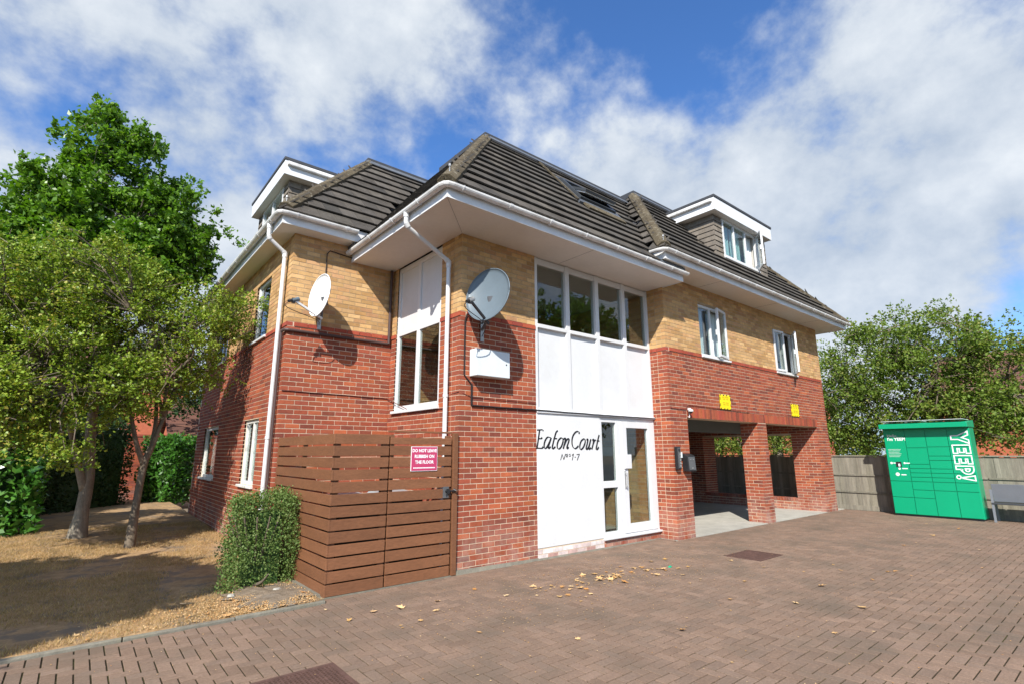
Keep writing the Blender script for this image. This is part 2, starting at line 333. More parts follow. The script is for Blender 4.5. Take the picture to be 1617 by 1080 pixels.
def grass_ok(x, y):
    if ((x - cxs) / .6) ** 2 + ((y - cys) / .62) ** 2 < 1: return random.random() < .22
    return noise.noise(Vector((x * 1.1, y * 1.1, 7))) > -.30 + .35 * random.random()
blades(60000, (-1.6, 2.36), (6.2, 14), grass_ok, 'dry_grass')
# concrete floor of the carport
mb = MB().use('concrete'); mb.box(9.0, 17.55, 5.96, 15.9, -.1, .012); mb.build('carport_floor', kind='structure')
# kerb edging lengths
x = 2.36; k = 0
kerb = empty('kerb_edging', (0, 6.13, 0)); tag(kerb, kind='structure')
while x > -4.5:
    L = .915; mb = MB().use('kerb_concrete'); dz = random.uniform(-.004, .006); dy = random.uniform(-.006, .006)
    mb.hull([(x - L + .006, 6.118 + dy, -.12), (x - .004, 6.118 + dy, -.12), (x - .004, 6.175 + dy, -.12), (x - L + .006, 6.175 + dy, -.12)],
            [(x - L + .006, 6.124 + dy, .016 + dz), (x - .004, 6.124 + dy, .022 + dz), (x - .004, 6.165 + dy, .026 + dz), (x - L + .006, 6.165 + dy, .026 + dz)])
    mb.build('kerb_stone', kerb, bevel=.006); x -= L; k += 1

# --- block paving, laid in herringbone
drive = empty('driveway', (8, 2, 0)); tag(drive, kind='structure')
mb = MB().use('joint_sand'); mb.box(-5, 17.6, -6, 6.33, -.10, -.0085); mb.box(2.4, 9.6, 6.33, 6.4, -.1, -.010)
mb.build('joint_bed', drive)
GR = (.93, 1.80, 3.78, 4.44); AC = (8.30, 9.10, 4.08, 4.66)
def in_pave(x, y):
    top = 6.09 if x < 2.36 else (6.33 if x < 4.2 else (6.335 if x < 9.0 else 5.95))
    if x > 17.55 or y > top: return False
    for a in (GR, AC):
        if a[0] - .03 < x < a[1] + .03 and a[2] - .03 < y < a[3] + .03: return False
    return True
blocks = []
for i in range(-22, 178):
    for j in range(-12, 66):
        kk = (i + j) % 4
        if kk == 0: bx0, by0, bx1, by1 = i, j, i + 2, j + 1
        elif kk == 2: bx0, by0, bx1, by1 = i, j, i + 1, j + 2
        else: continue
        bx0, bx1, by0, by1 = bx0 * .1, bx1 * .1, by0 * .1, by1 * .1
        mx, my = (bx0 + bx1) / 2, (by0 + by1) / 2
        top = 6.112 if mx < 2.36 else (6.30 if mx < 4.2 else (6.315 if mx < 9.0 else 5.955))
        by1 = min(by1, top); bx1 = min(bx1, 17.55)
        if by1 - by0 < .03 or bx1 - bx0 < .03: continue
        for r4 in (GR, AC):   # blocks are cut to fit round the grate and the cover
            if bx0 < r4[1] and bx1 > r4[0] and by0 < r4[3] and by1 > r4[2]:
                cands = [(bx0, r4[0] - .003, by0, by1), (r4[1] + .003, bx1, by0, by1), (bx0, bx1, by0, r4[2] - .003), (bx0, bx1, r4[3] + .003, by1)]
                bx0, bx1, by0, by1 = max(cands, key=lambda c: max(0, c[1] - c[0]) * max(0, c[3] - c[2]))
        if by1 - by0 < .02 or bx1 - bx0 < .02: continue
        mx, my = (bx0 + bx1) / 2, (by0 + by1) / 2
        q = proj((mx, my, 0))
        if q is None or not (-260 < q[0] < 1950 and -100 < q[1] < 1450): continue
        area = FP * FP / q[2] ** 3 if (0 < q[0] < 1617 and 0 < q[1] < 1080) else 0
        blocks.append((area, bx0, bx1, by0, by1))
blocks.sort(reverse=True)
def paver_geo(mb, sx, sy, ox=0, oy=0, oz=0, rnd=0, tx=0, ty=0):
    g = .0058; b = .0022
    x0, x1, y0, y1 = -sx / 2 + g, sx / 2 - g, -sy / 2 + g, sy / 2 - g
    def z(x, y): return x * tx + y * ty
    A = [(x0, y0), (x1, y0), (x1, y1), (x0, y1)]; B = [(x0 + b, y0 + b), (x1 - b, y0 + b), (x1 - b, y1 - b), (x0 + b, y1 - b)]
    n = len(mb.v)
    mb.v += [(ox + x, oy + y, oz - .03) for x, y in A] + [(ox + x, oy + y, oz - .002 + z(x, y)) for x, y in A] + [(ox + x, oy + y, oz + z(x, y)) for x, y in B]
    for i in range(4):
        j = (i + 1) % 4
        mb.f += [(n + i, n + j, n + 4 + j, n + 4 + i), (n + 4 + i, n + 4 + j, n + 8 + j, n + 8 + i)]; mb.m += [mb.cm] * 2; mb.r += [rnd] * 2
    mb.f.append((n + 8, n + 9, n + 10, n + 11)); mb.m.append(mb.cm); mb.r.append(rnd)
pm = {}
rest = MB().use('paver')
for idx, (a, bx0, bx1, by0, by1) in enumerate(blocks):
    sx, sy = bx1 - bx0, by1 - by0; c = ((bx0 + bx1) / 2, (by0 + by1) / 2)
    dz = random.uniform(-.0012, .0012) + .002 * noise.noise(Vector((c[0] * .6, c[1] * .6, 0)))
    if idx < 300:
        key = (round(sx, 3), round(sy, 3))
        if key not in pm: t_ = MB().use('paver'); paver_geo(t_, sx, sy); pm[key] = t_.mesh('paving_block')
        o = bpy.data.objects.new('paving_block', pm[key]); o.parent = drive; o.location = Vector((c[0], c[1], dz)) - drive.location
        o.rotation_euler = (random.uniform(-.008, .008), random.uniform(-.008, .008), 0); col.objects.link(o)
    else: paver_geo(rest, sx, sy, c[0], c[1], dz, random.random(), random.uniform(-.01, .01), random.uniform(-.01, .01))
rest.build('block_paving', drive, kind='stuff')
mb = MB().use('asphalt'); mb.box(-60, 60, -40, -6.02, -.2, -.02); mb.build('road', kind='structure')

# ------------------------------------------------------------------ the building
X0, Y0, X2, Y2, X3, X1, Y1, YB = 4.23, 6.34, 9.00, 5.95, 17.02, 2.374, 8.65, 15.90
ZSB, ZS = 5.01, 5.29      # soffit heights: bay, main
bld = empty('apartment_building', (9.5, 8, 0), 'two-storey red and buff brick block of flats with dark tiled mansard roof', 'building')
bricks = []               # (area, centre, rotz, len, h, depth, material)
def walls(fr, L, z0, z1, holes=(), bands=((0, 3.675, 'red_brick'), (3.675, 3.75, 'band_brick'), (3.75, 9, 'buff_brick')), start=None, end=None, back=.1, name='wall', visible=True, occ=None, backparts=None):
    """brick face with recessed mortar behind it, pierced by holes (u0,u1,z0,z1)"""
    us = sorted({0, L} | {h[0] for h in holes} | {h[1] for h in holes}); zs = sorted({z0, z1} | {h[2] for h in holes} | {h[3] for h in holes} | ({3.75} if z0 < 3.75 < z1 else set()))
    bk = MB()
    for i in range(len(us) - 1):
        for j in range(len(zs) - 1):
            um, zm = (us[i] + us[i + 1]) / 2, (zs[j] + zs[j + 1]) / 2
            if any(h[0] < um < h[1] and h[2] < zm < h[3] for h in holes): continue
            bm = [b for b in bands if b[0] <= zm < b[1]]; bk.use('buff_mortar' if (bm and bm[0][2] == 'buff_brick') else 'mortar')
            ua = us[i] + ((.004 if start == 1 else .104) if i == 0 and start else 0); ub = us[i + 1] - (.004 if i == len(us) - 2 and end else 0)
            if um < 1e9 and any(abs(h[1] - us[i]) < 1e-6 and h[2] < 0 and zm < h[3] for h in holes): ua += .006
            if any(abs(h[0] - us[i + 1]) < 1e-6 and h[2] < 0 and zm < h[3] for h in holes): ub -= .006
            fr.box(bk, ua, ub, zs[j], zs[j + 1], -.004 - back, -.004)
    bk.build(name, bld)
    if not visible: return
    rz = math.atan2(fr.u[1], fr.u[0]); k = int(math.floor(z0 / .075))
    while k * .075 < z1 - .02:
        zb = k * .075 + .006; ze = min(zb + .0635, z1); zc = k * .075 + .0375; k += 1
        bm = [b for b in bands if b[0] <= zc < b[1]]
        if not bm or zb < z0 - .01: continue
        mt = bm[0][2]; odd = k % 2; proud = .014 if mt == 'band_brick' else 0
        spans = [(0, L)]
        for h in holes:
            if h[2] - .02 < zc < h[3] + .01:
                spans = [s for a, b in spans for s in ((a, min(b, h[0])), (max(a, h[1]), b)) if s[1] - s[0] > .03]
        for a, b in spans:
            u = a; first = True
            deepA = start and a == 0; deepB = end and b == L
            ends = b
            if deepB and (odd == (end - 1)): ends = b - .1095   # the other wall's stretcher shows here
            if deepA and (odd == (start - 1)): u = .1095; first = False
            # keep bond: joints fall on a grid offset by course
            off = 0 if odd else .1125
            while u < ends - .01:
                if first and deepA: nu = u + .225
                else: nu = (math.floor((u - off) / .225 + 1e-4) + 1) * .225 + off
                if nu - u < .06: nu += .225
                if ends - nu < .06: nu = ends + .01
                e = min(nu - .0105, ends); s_ = u
                lastdeep = deepB and ends == b and e >= b - .011
                if lastdeep: e = b
                dp = .1 if ((first and deepA) or lastdeep) else .03
                if e - s_ > .025:
                    pr = proud + random.uniform(-.0012, .0012)
                    c = fr.p((s_ + e) / 2, (zb + ze) / 2, pr - dp / 2)
                    q = proj(c); A = 0
                    if q and 0 < q[0] < 1617 and 0 < q[1] < 1080 and not (occ and occ(c)):
                        d = (Vector(c) - CAM); cosv = -(d.x * fr.n[0] + d.y * fr.n[1]) / d.length
                        A = (e - s_) * .065 * max(0, cosv) / q[2] ** 2
                    bricks.append((A, c, rz, e - s_, ze - zb, dp + (proud if proud else 0) * 0, mt))
                first = False; u = nu
FC = Fr(X1, Y1, (1, 0), (0, -1)); FL = Fr(X1, Y1, (0, 1), (-1, 0)); FB = Fr(X2, Y2, (1, 0), (0, -1)); FBL = Fr(X2, Y2, (0, 1), (-1, 0))
FP1 = Fr(X0, Y0, (1, 0), (0, -1)); FPL = Fr(X0, Y0, (0, 1), (-1, 0))
behind_bin = lambda c: c[2] < 1.95 and c[0] < 4.3
# left section, front face
walls(FC, X0 - X1, 0, ZS, start=1, occ=behind_bin)
LW = [(9.82, 10.82, 1.09, 2.24), (13.22, 14.85, 1.09, 2.24), (9.90, 10.90, 3.74, 4.90), (13.30, 14.60, 3.74, 4.90)]
walls(FL, YB - Y1, -.1, ZS, holes=[(a - Y1, b - Y1, c, d) for a, b, c, d in LW], start=2)
# bay: pier front, pier left with tall window
walls(FP1, 5.755 - X0, 0, ZSB, start=1)
BW = (6.92, 8.45, 2.36, ZSB - .004)
walls(FPL, Y1 - Y0, 0, ZSB, holes=[(BW[0] - Y0, BW[1] - Y0, BW[2], BW[3] + .1)], start=2, occ=behind_bin)
# plinth under the entrance
walls(Fr(5.755, Y0, (1, 0), (0, -1)), 7.33 - 5.755, 0, .165, bands=((0, 9, 'painted_brick'),))
walls(Fr(7.33, Y0, (1, 0), (0, -1)), 9.0 - 7.33, 0, .14, bands=((0, 9, 'red_brick'),))
# right section front with two drive-in openings and two windows
O1, O2 = (9.60 - X2, 12.68 - X2), (13.10 - X2, 16.27 - X2)
W1, W2 = (10.35 - X2, 11.56 - X2, 3.73, 4.92), (14.02 - X2, 15.28 - X2, 3.73, 4.90)
SOL = (2.335, 2.55)
walls(FB, X3 - X2, 0, ZS, holes=[(O1[0], O1[1], -1, SOL[0]), (O2[0], O2[1], -1, SOL[0]), W1, W2, (O1[0] - .02, O2[1] + .02, SOL[0], SOL[1])], start=1, end=1)
mb = MB().use('mortar'); FB.box(mb, O1[0] - .02, O2[1] + .02, SOL[0], SOL[1], -.3, -.008); mb.build('lintel', bld)
u = O1[0] - .0
while u < O2[1]:
    c = FB.p(u + .0325, (SOL[0] + SOL[1]) / 2, .001 - .015); q = proj(c)
    bricks.append((.065 * .205 * .8 / q[2] ** 2, c, 0, .065, .205, .03, 'band_brick' if random.random() < .25 else 'red_brick')); u += .0752
walls(FBL, Y0 - Y2 + .05, 0, ZSB + .3, start=2)
# piers' inner faces and the side walls of the carport
walls(Fr(9.60, Y2 + .032, (0, 1), (1, 0)), 6.96, 0, 2.55, bands=((0, 9, 'red_brick'),), name='pier')
walls(Fr(12.68, Y2 + .032, (0, 1), (-1, 0)), .42, 0, 2.34, bands=((0, 9, 'red_brick'),), back=.3, name='pier')
walls(Fr(13.10, Y2 + .032, (0, 1), (1, 0)), .42, 0, 2.34, bands=((0, 9, 'red_brick'),), back=.05, name='pier')
SO = (6.70, 9.57, .24, 2.14)
walls(Fr(16.27, Y2 + .032, (0, 1), (-1, 0)), 9.87, 0, 2.55, holes=[(SO[0] - Y2 - .032, SO[1] - Y2 - .032, SO[2], SO[3])], bands=((0, 9, 'red_brick'),), back=.30, name='side_wall')
walls(Fr(X3, Y2, (0, 1), (1, 0)), 9.9, 0, ZS, start=2, holes=[(SO[0] - Y2, SO[1] - Y2, SO[2], SO[3])], back=.2, name='side_wall')
walls(Fr(16.275, SO[1] - .006, (1, 0), (0, -1)), .74, SO[2], SO[3], bands=((0, 9, 'red_brick'),), back=.02, name='reveal')
walls(Fr(9.6, 12.9, (1, 0), (0, -1)), 6.67, 0, 2.55, bands=((0, 9, 'red_brick'),), name='back_wall')
walls(Fr(X3, YB, (-1, 0), (0, 1)), X3 - X1, 0, ZS, name='back_wall', visible=False)
# soldier course along the low side opening
u = SO[0] - Y2
while u < SO[1] - Y2:
    c = Fr(16.27, Y2, (0, 1), (-1, 0)).p(u + .03, SO[2] + .05, -.1); q = proj(c)
    bricks.append((.5 / q[2] ** 2 * .01, c, 0, .21, .1, .065, 'red_brick')); u += .0752
# interior brick of the stair hall
HALL = ((0, 9, 'buff_brick'),)
walls(Fr(8.90, 6.46, (0, 1), (-1, 0)), 2.44, .12, 4.9, bands=HALL, name='hall_wall')
walls(Fr(4.36, 8.90, (1, 0), (0, -1)), 4.54, .12, 4.9, bands=HALL, name='hall_wall')
# --- now the bricks themselves: the 300 largest in view are single parts
bricks.sort(key=lambda b: -b[0])
bm_ = {}
def brick_geo(mb, c, rz, l, h, d, rnd=0):
    ux, uy = math.cos(rz), math.sin(rz); nx_, ny_ = -uy, ux
    def P(a, b, z): return (c[0] + ux * a + nx_ * b, c[1] + uy * a + ny_ * b, c[2] + z)
    mb.hull([P(-l / 2, -d / 2, -h / 2), P(l / 2, -d / 2, -h / 2), P(l / 2, d / 2, -h / 2), P(-l / 2, d / 2, -h / 2)],
            [P(-l / 2, -d / 2, h / 2), P(l / 2, -d / 2, h / 2), P(l / 2, d / 2, h / 2), P(-l / 2, d / 2, h / 2)], rnd)
rest = MB()
for i, (A, c, rz, l, h, d, mt) in enumerate(bricks):
    if i < 300:
        key = (round(l, 3), round(h, 3), round(d, 3), mt)
        if key not in bm_: t_ = MB().use(mt); brick_geo(t_, (0, 0, 0), 0, l, h, d); bm_[key] = t_.mesh('brick')
        o = bpy.data.objects.new('brick', bm_[key]); o.parent = bld; o.location = Vector(c) - bld.location; o.rotation_euler = (0, 0, rz); col.objects.link(o)
    else: rest.use(mt); brick_geo(rest, c, rz, l, h, d, random.random())
rest.build('brickwork', bld, kind='stuff')

# --- upper body closing, floors and ceilings
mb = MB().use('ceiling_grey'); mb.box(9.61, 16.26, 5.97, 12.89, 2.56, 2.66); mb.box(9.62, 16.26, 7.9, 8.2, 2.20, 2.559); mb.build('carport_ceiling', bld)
mb = MB().use('plaster'); mb.box(4.35, 8.9, 6.45, 8.9, 4.92, 4.99); mb.build('hall_ceiling', bld)
mb = MB().use('concrete'); mb.box(4.35, 8.98, 6.36, 8.9, -.1, .118); mb.build('hall_floor', bld)
mb = MB().use('plaster'); mb.box(8.92, 8.98, 6.4, 9.0, .12, 4.99); mb.box(4.35, 8.98, 8.92, 9.0, .12, 4.99); mb.build('hall_lining', bld)
mb = MB().use('concrete'); mb.box(6.2, 8.89, 7.55, 8.88, 2.35, 2.55); mb.build('stair_landing', bld)
for k in range(8): 
    mb = MB().use('concrete'); mb.box(5.1 + k * .26, 5.36 + k * .26, 7.65, 8.85, .12 + k * .2, .32 + k * .2); mb.build('stair_step', bld)
def room(fr, u0, u1, z0, z1, depth=2.2, m='plaster'):
    mb = MB().use(m); u0 -= .5; u1 += .5; z0 -= .7; z1 += .25; d0 = -.115
    P = fr.p
    mb.poly([P(u0, z0, -depth), P(u1, z0, -depth), P(u1, z1, -depth), P(u0, z1, -depth)])
    for a, b in (((u0, z0), (u1, z0)), ((u1, z0), (u1, z1)), ((u1, z1), (u0, z1)), ((u0, z1), (u0, z0))):
        mb.poly([P(*a, d0), P(*b, d0), P(*b, -depth), P(*a, -depth)])
    mb.build('room_lining', bld)

# --- windows
def window(fr, u0, u1, z0, z1, muls=(), m='upvc', inset=.05, fw=.06, sill=True, sashes=(), curtains=(), silldark=True, panes=True, transom=None):
    """frame with its mullions; sashes: (ua, ub, hinge 'L'/'R', angle)"""
    mb = MB().use(m); d0, d1 = -inset - .06, -inset + .012
    fr.box(mb, u0, u0 + fw, z0, z1, d0, d1); fr.box(mb, u1 - fw, u1, z0, z1, d0, d1)
    fr.box(mb, u0 + fw, u1 - fw, z0, z0 + fw, d0, d1 - .001); fr.box(mb, u0 + fw, u1 - fw, z1 - fw, z1, d0, d1 - .001)
    for q in muls: fr.box(mb, q - fw * .45, q + fw * .45, z0 + fw, z1 - fw, d0 + .004, d1 - .003)
    if transom: fr.box(mb, u0 + fw, u1 - fw, transom - .025, transom + .025, d0 + .006, d1 - .005)
    f = mb.build('window', bld, bevel=.004)
    edges = [u0 + fw] + [q for q in muls] + [u1 - fw]
    for i in range(len(edges) - 1):
        a, b = edges[i] + (fw * .45 if i else 0), edges[i + 1] - (fw * .45 if i < len(edges) - 2 else 0)
        if any(abs((s_[0] + s_[1]) / 2 - (a + b) / 2) < .15 for s_ in sashes): continue
        g = MB().use('glass'); fr.box(g, a - .003, b + .003, z0 + fw - .003, z1 - fw + .003, -inset - .026, -inset - .020); g.build('pane', f)
    for ua, ub, hinge, ang in sashes:
        W_ = ub - ua; pv = ua if hinge == 'L' else ub; s = 1 if hinge == 'L' else -1
        ca, sa = math.cos(R(ang)), math.sin(R(ang))
        def P(t, z, e): # t along sash from hinge, e thickness
            uu = pv + s * (t * ca) - s * e * sa * 0; dd = d1 + .004 + t * sa + e * ca
            return fr.p(uu - s * e * sa, z, dd)
        def sbox(mb, t0, t1, za, zb, e0, e1):
            mb.hull([P(t0, za, e0), P(t1, za, e0), P(t1, zb, e0), P(t0, zb, e0)], [P(t0, za, e1), P(t1, za, e1), P(t1, zb, e1), P(t0, zb, e1)])
        sb = MB().use(m); w5 = .055; za, zb = z0 + .03, z1 - .03
        sbox(sb, 0, w5, za, zb, 0, .05); sbox(sb, W_ - w5, W_, za, zb, 0, .05); sbox(sb, w5, W_ - w5, za, za + w5, .001, .049); sbox(sb, w5, W_ - w5, zb - w5, zb, .001, .049)
        sb.build('sash', f, bevel=.004)
        g = MB().use('glass'); sbox(g, w5 - .002, W_ - w5 + .002, za + w5 - .002, zb - w5 + .002, .022, .028); g.build('pane', f)
        hd = MB().use(m); sbox(hd, W_ - .04, W_ - .015, (za + zb) / 2 - .06, (za + zb) / 2 + .06, -.035, -.001); hd.build('handle', f)
    for ua, ub, cm in curtains:
        g = MB().use(cm); n = max(6, int((ub - ua) / .035))
        for i in range(n):
            a, b = ua + (ub - ua) * i / n, ua + (ub - ua) * (i + 1) / n
            da, db = -inset - .16 + .018 * math.sin(i * 1.9), -inset - .16 + .018 * math.sin((i + 1) * 1.9)
            g.poly([fr.p(a, z0 - .02, da), fr.p(b, z0 - .02, db), fr.p(b, z1 - .03, db), fr.p(a, z1 - .03, da)])
        g.build('curtain', f)
    if sill:
        sm = MB().use(m); fr.box(sm, u0 - .02, u1 + .02, z0 - .045, z0 - .002, -.09, .045); sm.build('sill', f, bevel=.006)
    return f
window(FL, 9.82 - Y1, 10.82 - Y1, 1.09, 2.24, muls=(10.32 - Y1,), m='old_frame', curtains=((9.86 - Y1, 10.80 - Y1, 'curtain'),)); room(FL, 1.2, 2.2, 1.09, 2.24)
window(FL, 13.22 - Y1, 14.85 - Y1, 1.09, 2.24, m='old_frame', curtains=((13.3 - Y1, 14.8 - Y1, 'curtain'),)); room(FL, 4.6, 6.2, 1.09, 2.24)
window(FL, 9.90 - Y1, 10.90 - Y1, 3.74, 4.90, transom=None, curtains=((9.95 - Y1, 10.2 - Y1, 'curtain'),)); room(FL, 1.3, 2.2, 3.74, 4.9)
window(FL, 13.30 - Y1, 14.60 - Y1, 3.74, 4.90, muls=(13.95 - Y1,)); room(FL, 4.7, 5.9, 3.74, 4.9)
window(FB, *W1[:2], W1[2], W1[3], muls=(W1[0] + .56,), sashes=((W1[0] + .60, W1[1] - .03, 'R', 11),), curtains=((W1[0] + .05, W1[0] + .5, 'curtain'), (W1[0] + .75, W1[1] - .05, 'curtain'))); room(FB, *W1)
window(FB, *W2[:2], W2[2], W2[3], muls=(W2[0] + .60,), sashes=((W2[0] + .66, W2[1] - .03, 'R', 30), (W2[0] + .03, W2[0] + .57, 'L', 4)), curtains=((W2[0] + .05, W2[0] + .30, 'teal_curtain'), (W2[0] + .75, W2[1] - .05, 'curtain'))); room(FB, *W2)

# --- bay side window: white panels above, two lights below
b0, b1 = BW[0] - Y0, BW[1] - Y0; mm = (b0 + b1) / 2 + .0
fr = FPL; mb = MB().use('upvc'); zt, zb = 3.72, 2.36
for a, b, c, d in ((b0, b0 + .07, zb, ZSB - .01), (b1 - .07, b1, zb, ZSB - .01), (mm - .045, mm + .045, zb, ZSB - .01)): fr.box(mb, a, b, c, d, -.09, -.02)
for c, d in ((zb, zb + .08), (zt - .02, zt + .06), (ZSB - .10, ZSB - .01)):
    fr.box(mb, b0 + .07, mm - .045, c, d, -.088, -.024); fr.box(mb, mm + .045, b1 - .07, c, d, -.088, -.022)
bw = mb.build('window', bld, bevel=.004, label='tall white corner window with blank panels over two panes')
for a, b in ((b0 + .07, mm - .045), (mm + .045, b1 - .07)):
    g = MB().use('glass'); fr.box(g, a - .003, b + .003, zb + .077, zt - .017, -.052, -.046); g.build('pane', bw)
    g = MB().use('panel_white'); fr.box(g, a - .003, b + .003, zt + .057, ZSB - .097, -.065, -.045); g.build('panel', bw)
sm = MB().use('upvc'); fr.box(sm, b0 - .02, b1 + .02, zb - .05, zb - .002, -.09, .045); sm.build('sill', bw, bevel=.006)

# --- infill over the entrance: four panes over four panels
fr = Fr(0, Y0, (1, 0), (0, -1)); a0, a1 = 5.757, 8.998; ms = [a0 + (a1 - a0) * i / 4 for i in range(5)]
mb = MB().use('upvc'); zl0, zl1, zw0, zw1 = 2.34, 2.36, 3.80, 4.90
for i, q in enumerate(ms):
    if i == 0: fr.box(mb, q, q + .06, 2.335, ZSB - .01, -.12, -.002)
    elif i == 4: fr.box(mb, q - .06, q, 2.335, ZSB - .01, -.12, -.002)
    else: fr.box(mb, q - .05, q + .05, 2.335, ZSB - .01, -.12, -.002)
hinf = []
for i in range(4):
    l = ms[i] + (.06 if i == 0 else .05); r_ = ms[i + 1] - (.06 if i == 3 else .05); hinf.append((l, r_))
    fr.box(mb, l, r_, 3.735, 3.80, -.118, .006); fr.box(mb, l, r_, 4.89, ZSB - .01, -.118, -.022); fr.box(mb, l, r_, 2.335, 2.38, -.118, -.022)
infl = mb.build('curtain_wall', bld, bevel=.004)
for l, r_ in hinf:
    g = MB().use('glass'); fr.box(g, l - .003, r_ + .003, 3.797, 4.893, -.062, -.056); g.build('pane', infl)
    g = MB().use('panel_white'); fr.box(g, l - .003, r_ + .003, 2.377, 3.738, -.085, -.058); g.build('panel', infl)
# ledge
mb = MB().use('upvc'); fr.box(mb, a0, a1, 2.285, 2.334, -.11, .03); mb.build('ledge', bld, bevel=.004)
# painted board with the name
mb = MB().use('painted_board'); fr.box(mb, 5.757, 7.325, .168, 2.283, -.11, .004); board = mb.build('name_board', bld, bevel=.003)
# entrance screen: sidelight and door
mb = MB().use('upvc')
for a, b, c, d in ((7.33, 7.385, .16, 2.28), (7.795, 7.93, .16, 2.28), (8.94, 8.997, .16, 2.28)): fr.box(mb, a, b, c, d, -.10, -.012)
for a, b, c, d in ((7.385, 7.795, .16, .25), (7.385, 7.795, 1.01, 1.13), (7.385, 7.795, 2.19, 2.28), (7.93, 8.94, 2.225, 2.28), (7.93, 8.94, .16, .185)): fr.box(mb, a, b, c, d, -.098, -.014)
scr = mb.build('entrance_screen', bld, bevel=.004)
for c, d in ((.25, 1.01), (1.13, 2.19)):
    g = MB().use('glass'); fr.box(g, 7.382, 7.798, c - .003, d + .003, -.06, -.054); g.build('pane', scr)
mb = MB().use('upvc')
for a, b, c, d in ((7.935, 8.085, .19, 2.22), (8.765, 8.935, .19, 2.22), (8.085, 8.765, .19, .345), (8.085, 8.765, 2.10, 2.22)): fr.box(mb, a, b, c, d, -.08, .004 if b - a < .3 else .003)
door = mb.build('door', bld, bevel=.006)
g = MB().use('glass'); fr.box(g, 8.082, 8.768, .342, 2.103, -.045, -.039); g.build('pane', door)
mb = MB().use('upvc'); fr.box(mb, 7.965, 8.16, 1.34, 1.60, .005, .04); mb.build('lock_cover', door, bevel=.008)
mb = MB().use('zinc'); fr.box(mb, 7.965, 7.995, .98, 1.30, .005, .016); mb.tube([fr.p(7.98, 1.02, .01), fr.p(7.98, 1.02, .06), fr.p(7.98, 1.26, .06), fr.p(7.98, 1.26, .01)], .01, 6); mb.build('handle', door)
mb = MB().use('upvc'); fr.box(mb, 7.32, 9.02, .135, .165, -.11, .05); fr.box(mb, 7.33, 9.0, .12, .1349, -.10, .02); mb.build('threshold', bld, bevel=.004)
# inside the hall: notice board, socket
mb = MB().use('sign_white'); mb.box(8.868, 8.885, 7.35, 7.75, .95, 1.75); mb.build('notice', bld)
mb = MB().use('upvc'); mb.box(8.86, 8.885, 6.85, 6.97, 1.50, 1.62); mb.box(8.86, 8.885, 7.9, 8.05, .45, .57); mb.build('socket', bld)
mb = MB().use('sign_white'); mb.tube([(6.6, 7.6, 4.915), (6.6, 7.6, 4.88)], .18, 16); mb.build('ceiling_light', bld)
# cement fillets at the foot of the walls
mb = MB().use('kerb_concrete')
mb.hull([(4.20, 6.28, -.03), (5.76, 6.30, -.03), (5.76, 6.36, -.03), (4.20, 6.36, -.03)], [(4.215, 6.325, .06), (5.76, 6.325, .03), (5.76, 6.36, .03), (4.215, 6.36, .06)])
mb.hull([(5.76, 6.30, -.03), (9.0, 6.31, -.03), (9.0, 6.36, -.03), (5.76, 6.36, -.03)], [(5.76, 6.33, .02), (9, 6.33, .012), (9.0, 6.36, .012), (5.76, 6.36, .02)])
mb.build('cement_fillet', bld)

# --- eaves: soffits, fascias, gutters
mb = MB().use('soffit_white')
mb.box(3.40, 8.995, 5.473, 6.335, 5.010, 5.03); mb.box(3.40, 4.225, 6.335, 8.67, 5.011, 5.031)
mb.box(4.225, 8.995, 6.335, 6.6, 5.012, 5.032)
mb.build('bay_soffit', bld)
mb = MB().use('soffit_white'); mb.box(8.25, 17.69, 5.337, 5.955, 5.290, 5.31); mb.box(17.0, 17.69, 5.955, 16.2, 5.2905, 5.3105)
mb.box(2.085, 2.38, 8.342, 16.2, 5.2905, 5.3105); mb.box(2.38, 4.3, 8.342, 8.66, 5.290, 5.31); mb.build('main_soffit', bld)
mb = MB().use('metal_grey')
for p, q in (((3.41, 5.49), (4.22, 6.33)), ((6.35, 5.48), (6.35, 6.33))): mb = MB().use('metal_grey'); mb.bar((*p, 5.0085), (*q, 5.0085), .004, .003); mb.build('soffit_joint', bld)
for x_ in (10.4, 13.1, 15.8): mb = MB().use('metal_grey'); mb.bar((x_, 5.345, 5.2885), (x_, 5.94, 5.2885), .004, .003); mb.build('soffit_joint', bld)
def strip(name, pts, z0, z1, th=.018, m='fascia_white', **k):
    mb = MB().use(m)
    for (p, q) in zip(pts[:-1], pts[1:]):
        d = (Vector(q) - Vector(p)).normalized(); n = Vector((d.y, -d.x)) * th
        mb.hull([(p[0], p[1], z0), (q[0], q[1], z0), (q[0] + n.x, q[1] + n.y, z0), (p[0] + n.x, p[1] + n.y, z0)], [(p[0], p[1], z1), (q[0], q[1], z1), (q[0] + n.x, q[1] + n.y, z1), (p[0] + n.x, p[1] + n.y, z1)])
        # small return lip under the board
    return mb.build(name, bld, **k)
strip('fascia', [(3.40, 8.67), (3.40, 5.473)], 5.0, 5.21); strip('fascia', [(3.382, 5.4735), (9.0, 5.4735)], 5.0, 5.21)
mb = MB().use('fascia_white'); mb.box(9.0, 9.018, 5.456, 5.94, 5.0, 5.285); mb.build('fascia', bld)
strip('fascia', [(8.25, 6.1), (8.25, 5.337)], 5.28, 5.49); strip('fascia', [(8.232, 5.3375), (17.708, 5.3375)], 5.28, 5.49)
strip('fascia', [(17.69, 5.337), (17.69, 16.2)], 5.28, 5.49); strip('fascia', [(2.085, 16.2), (2.085, 8.342)], 5.28, 5.49); strip('fascia', [(2.067, 8.3425), (3.6, 8.3425)], 5.28, 5.49)
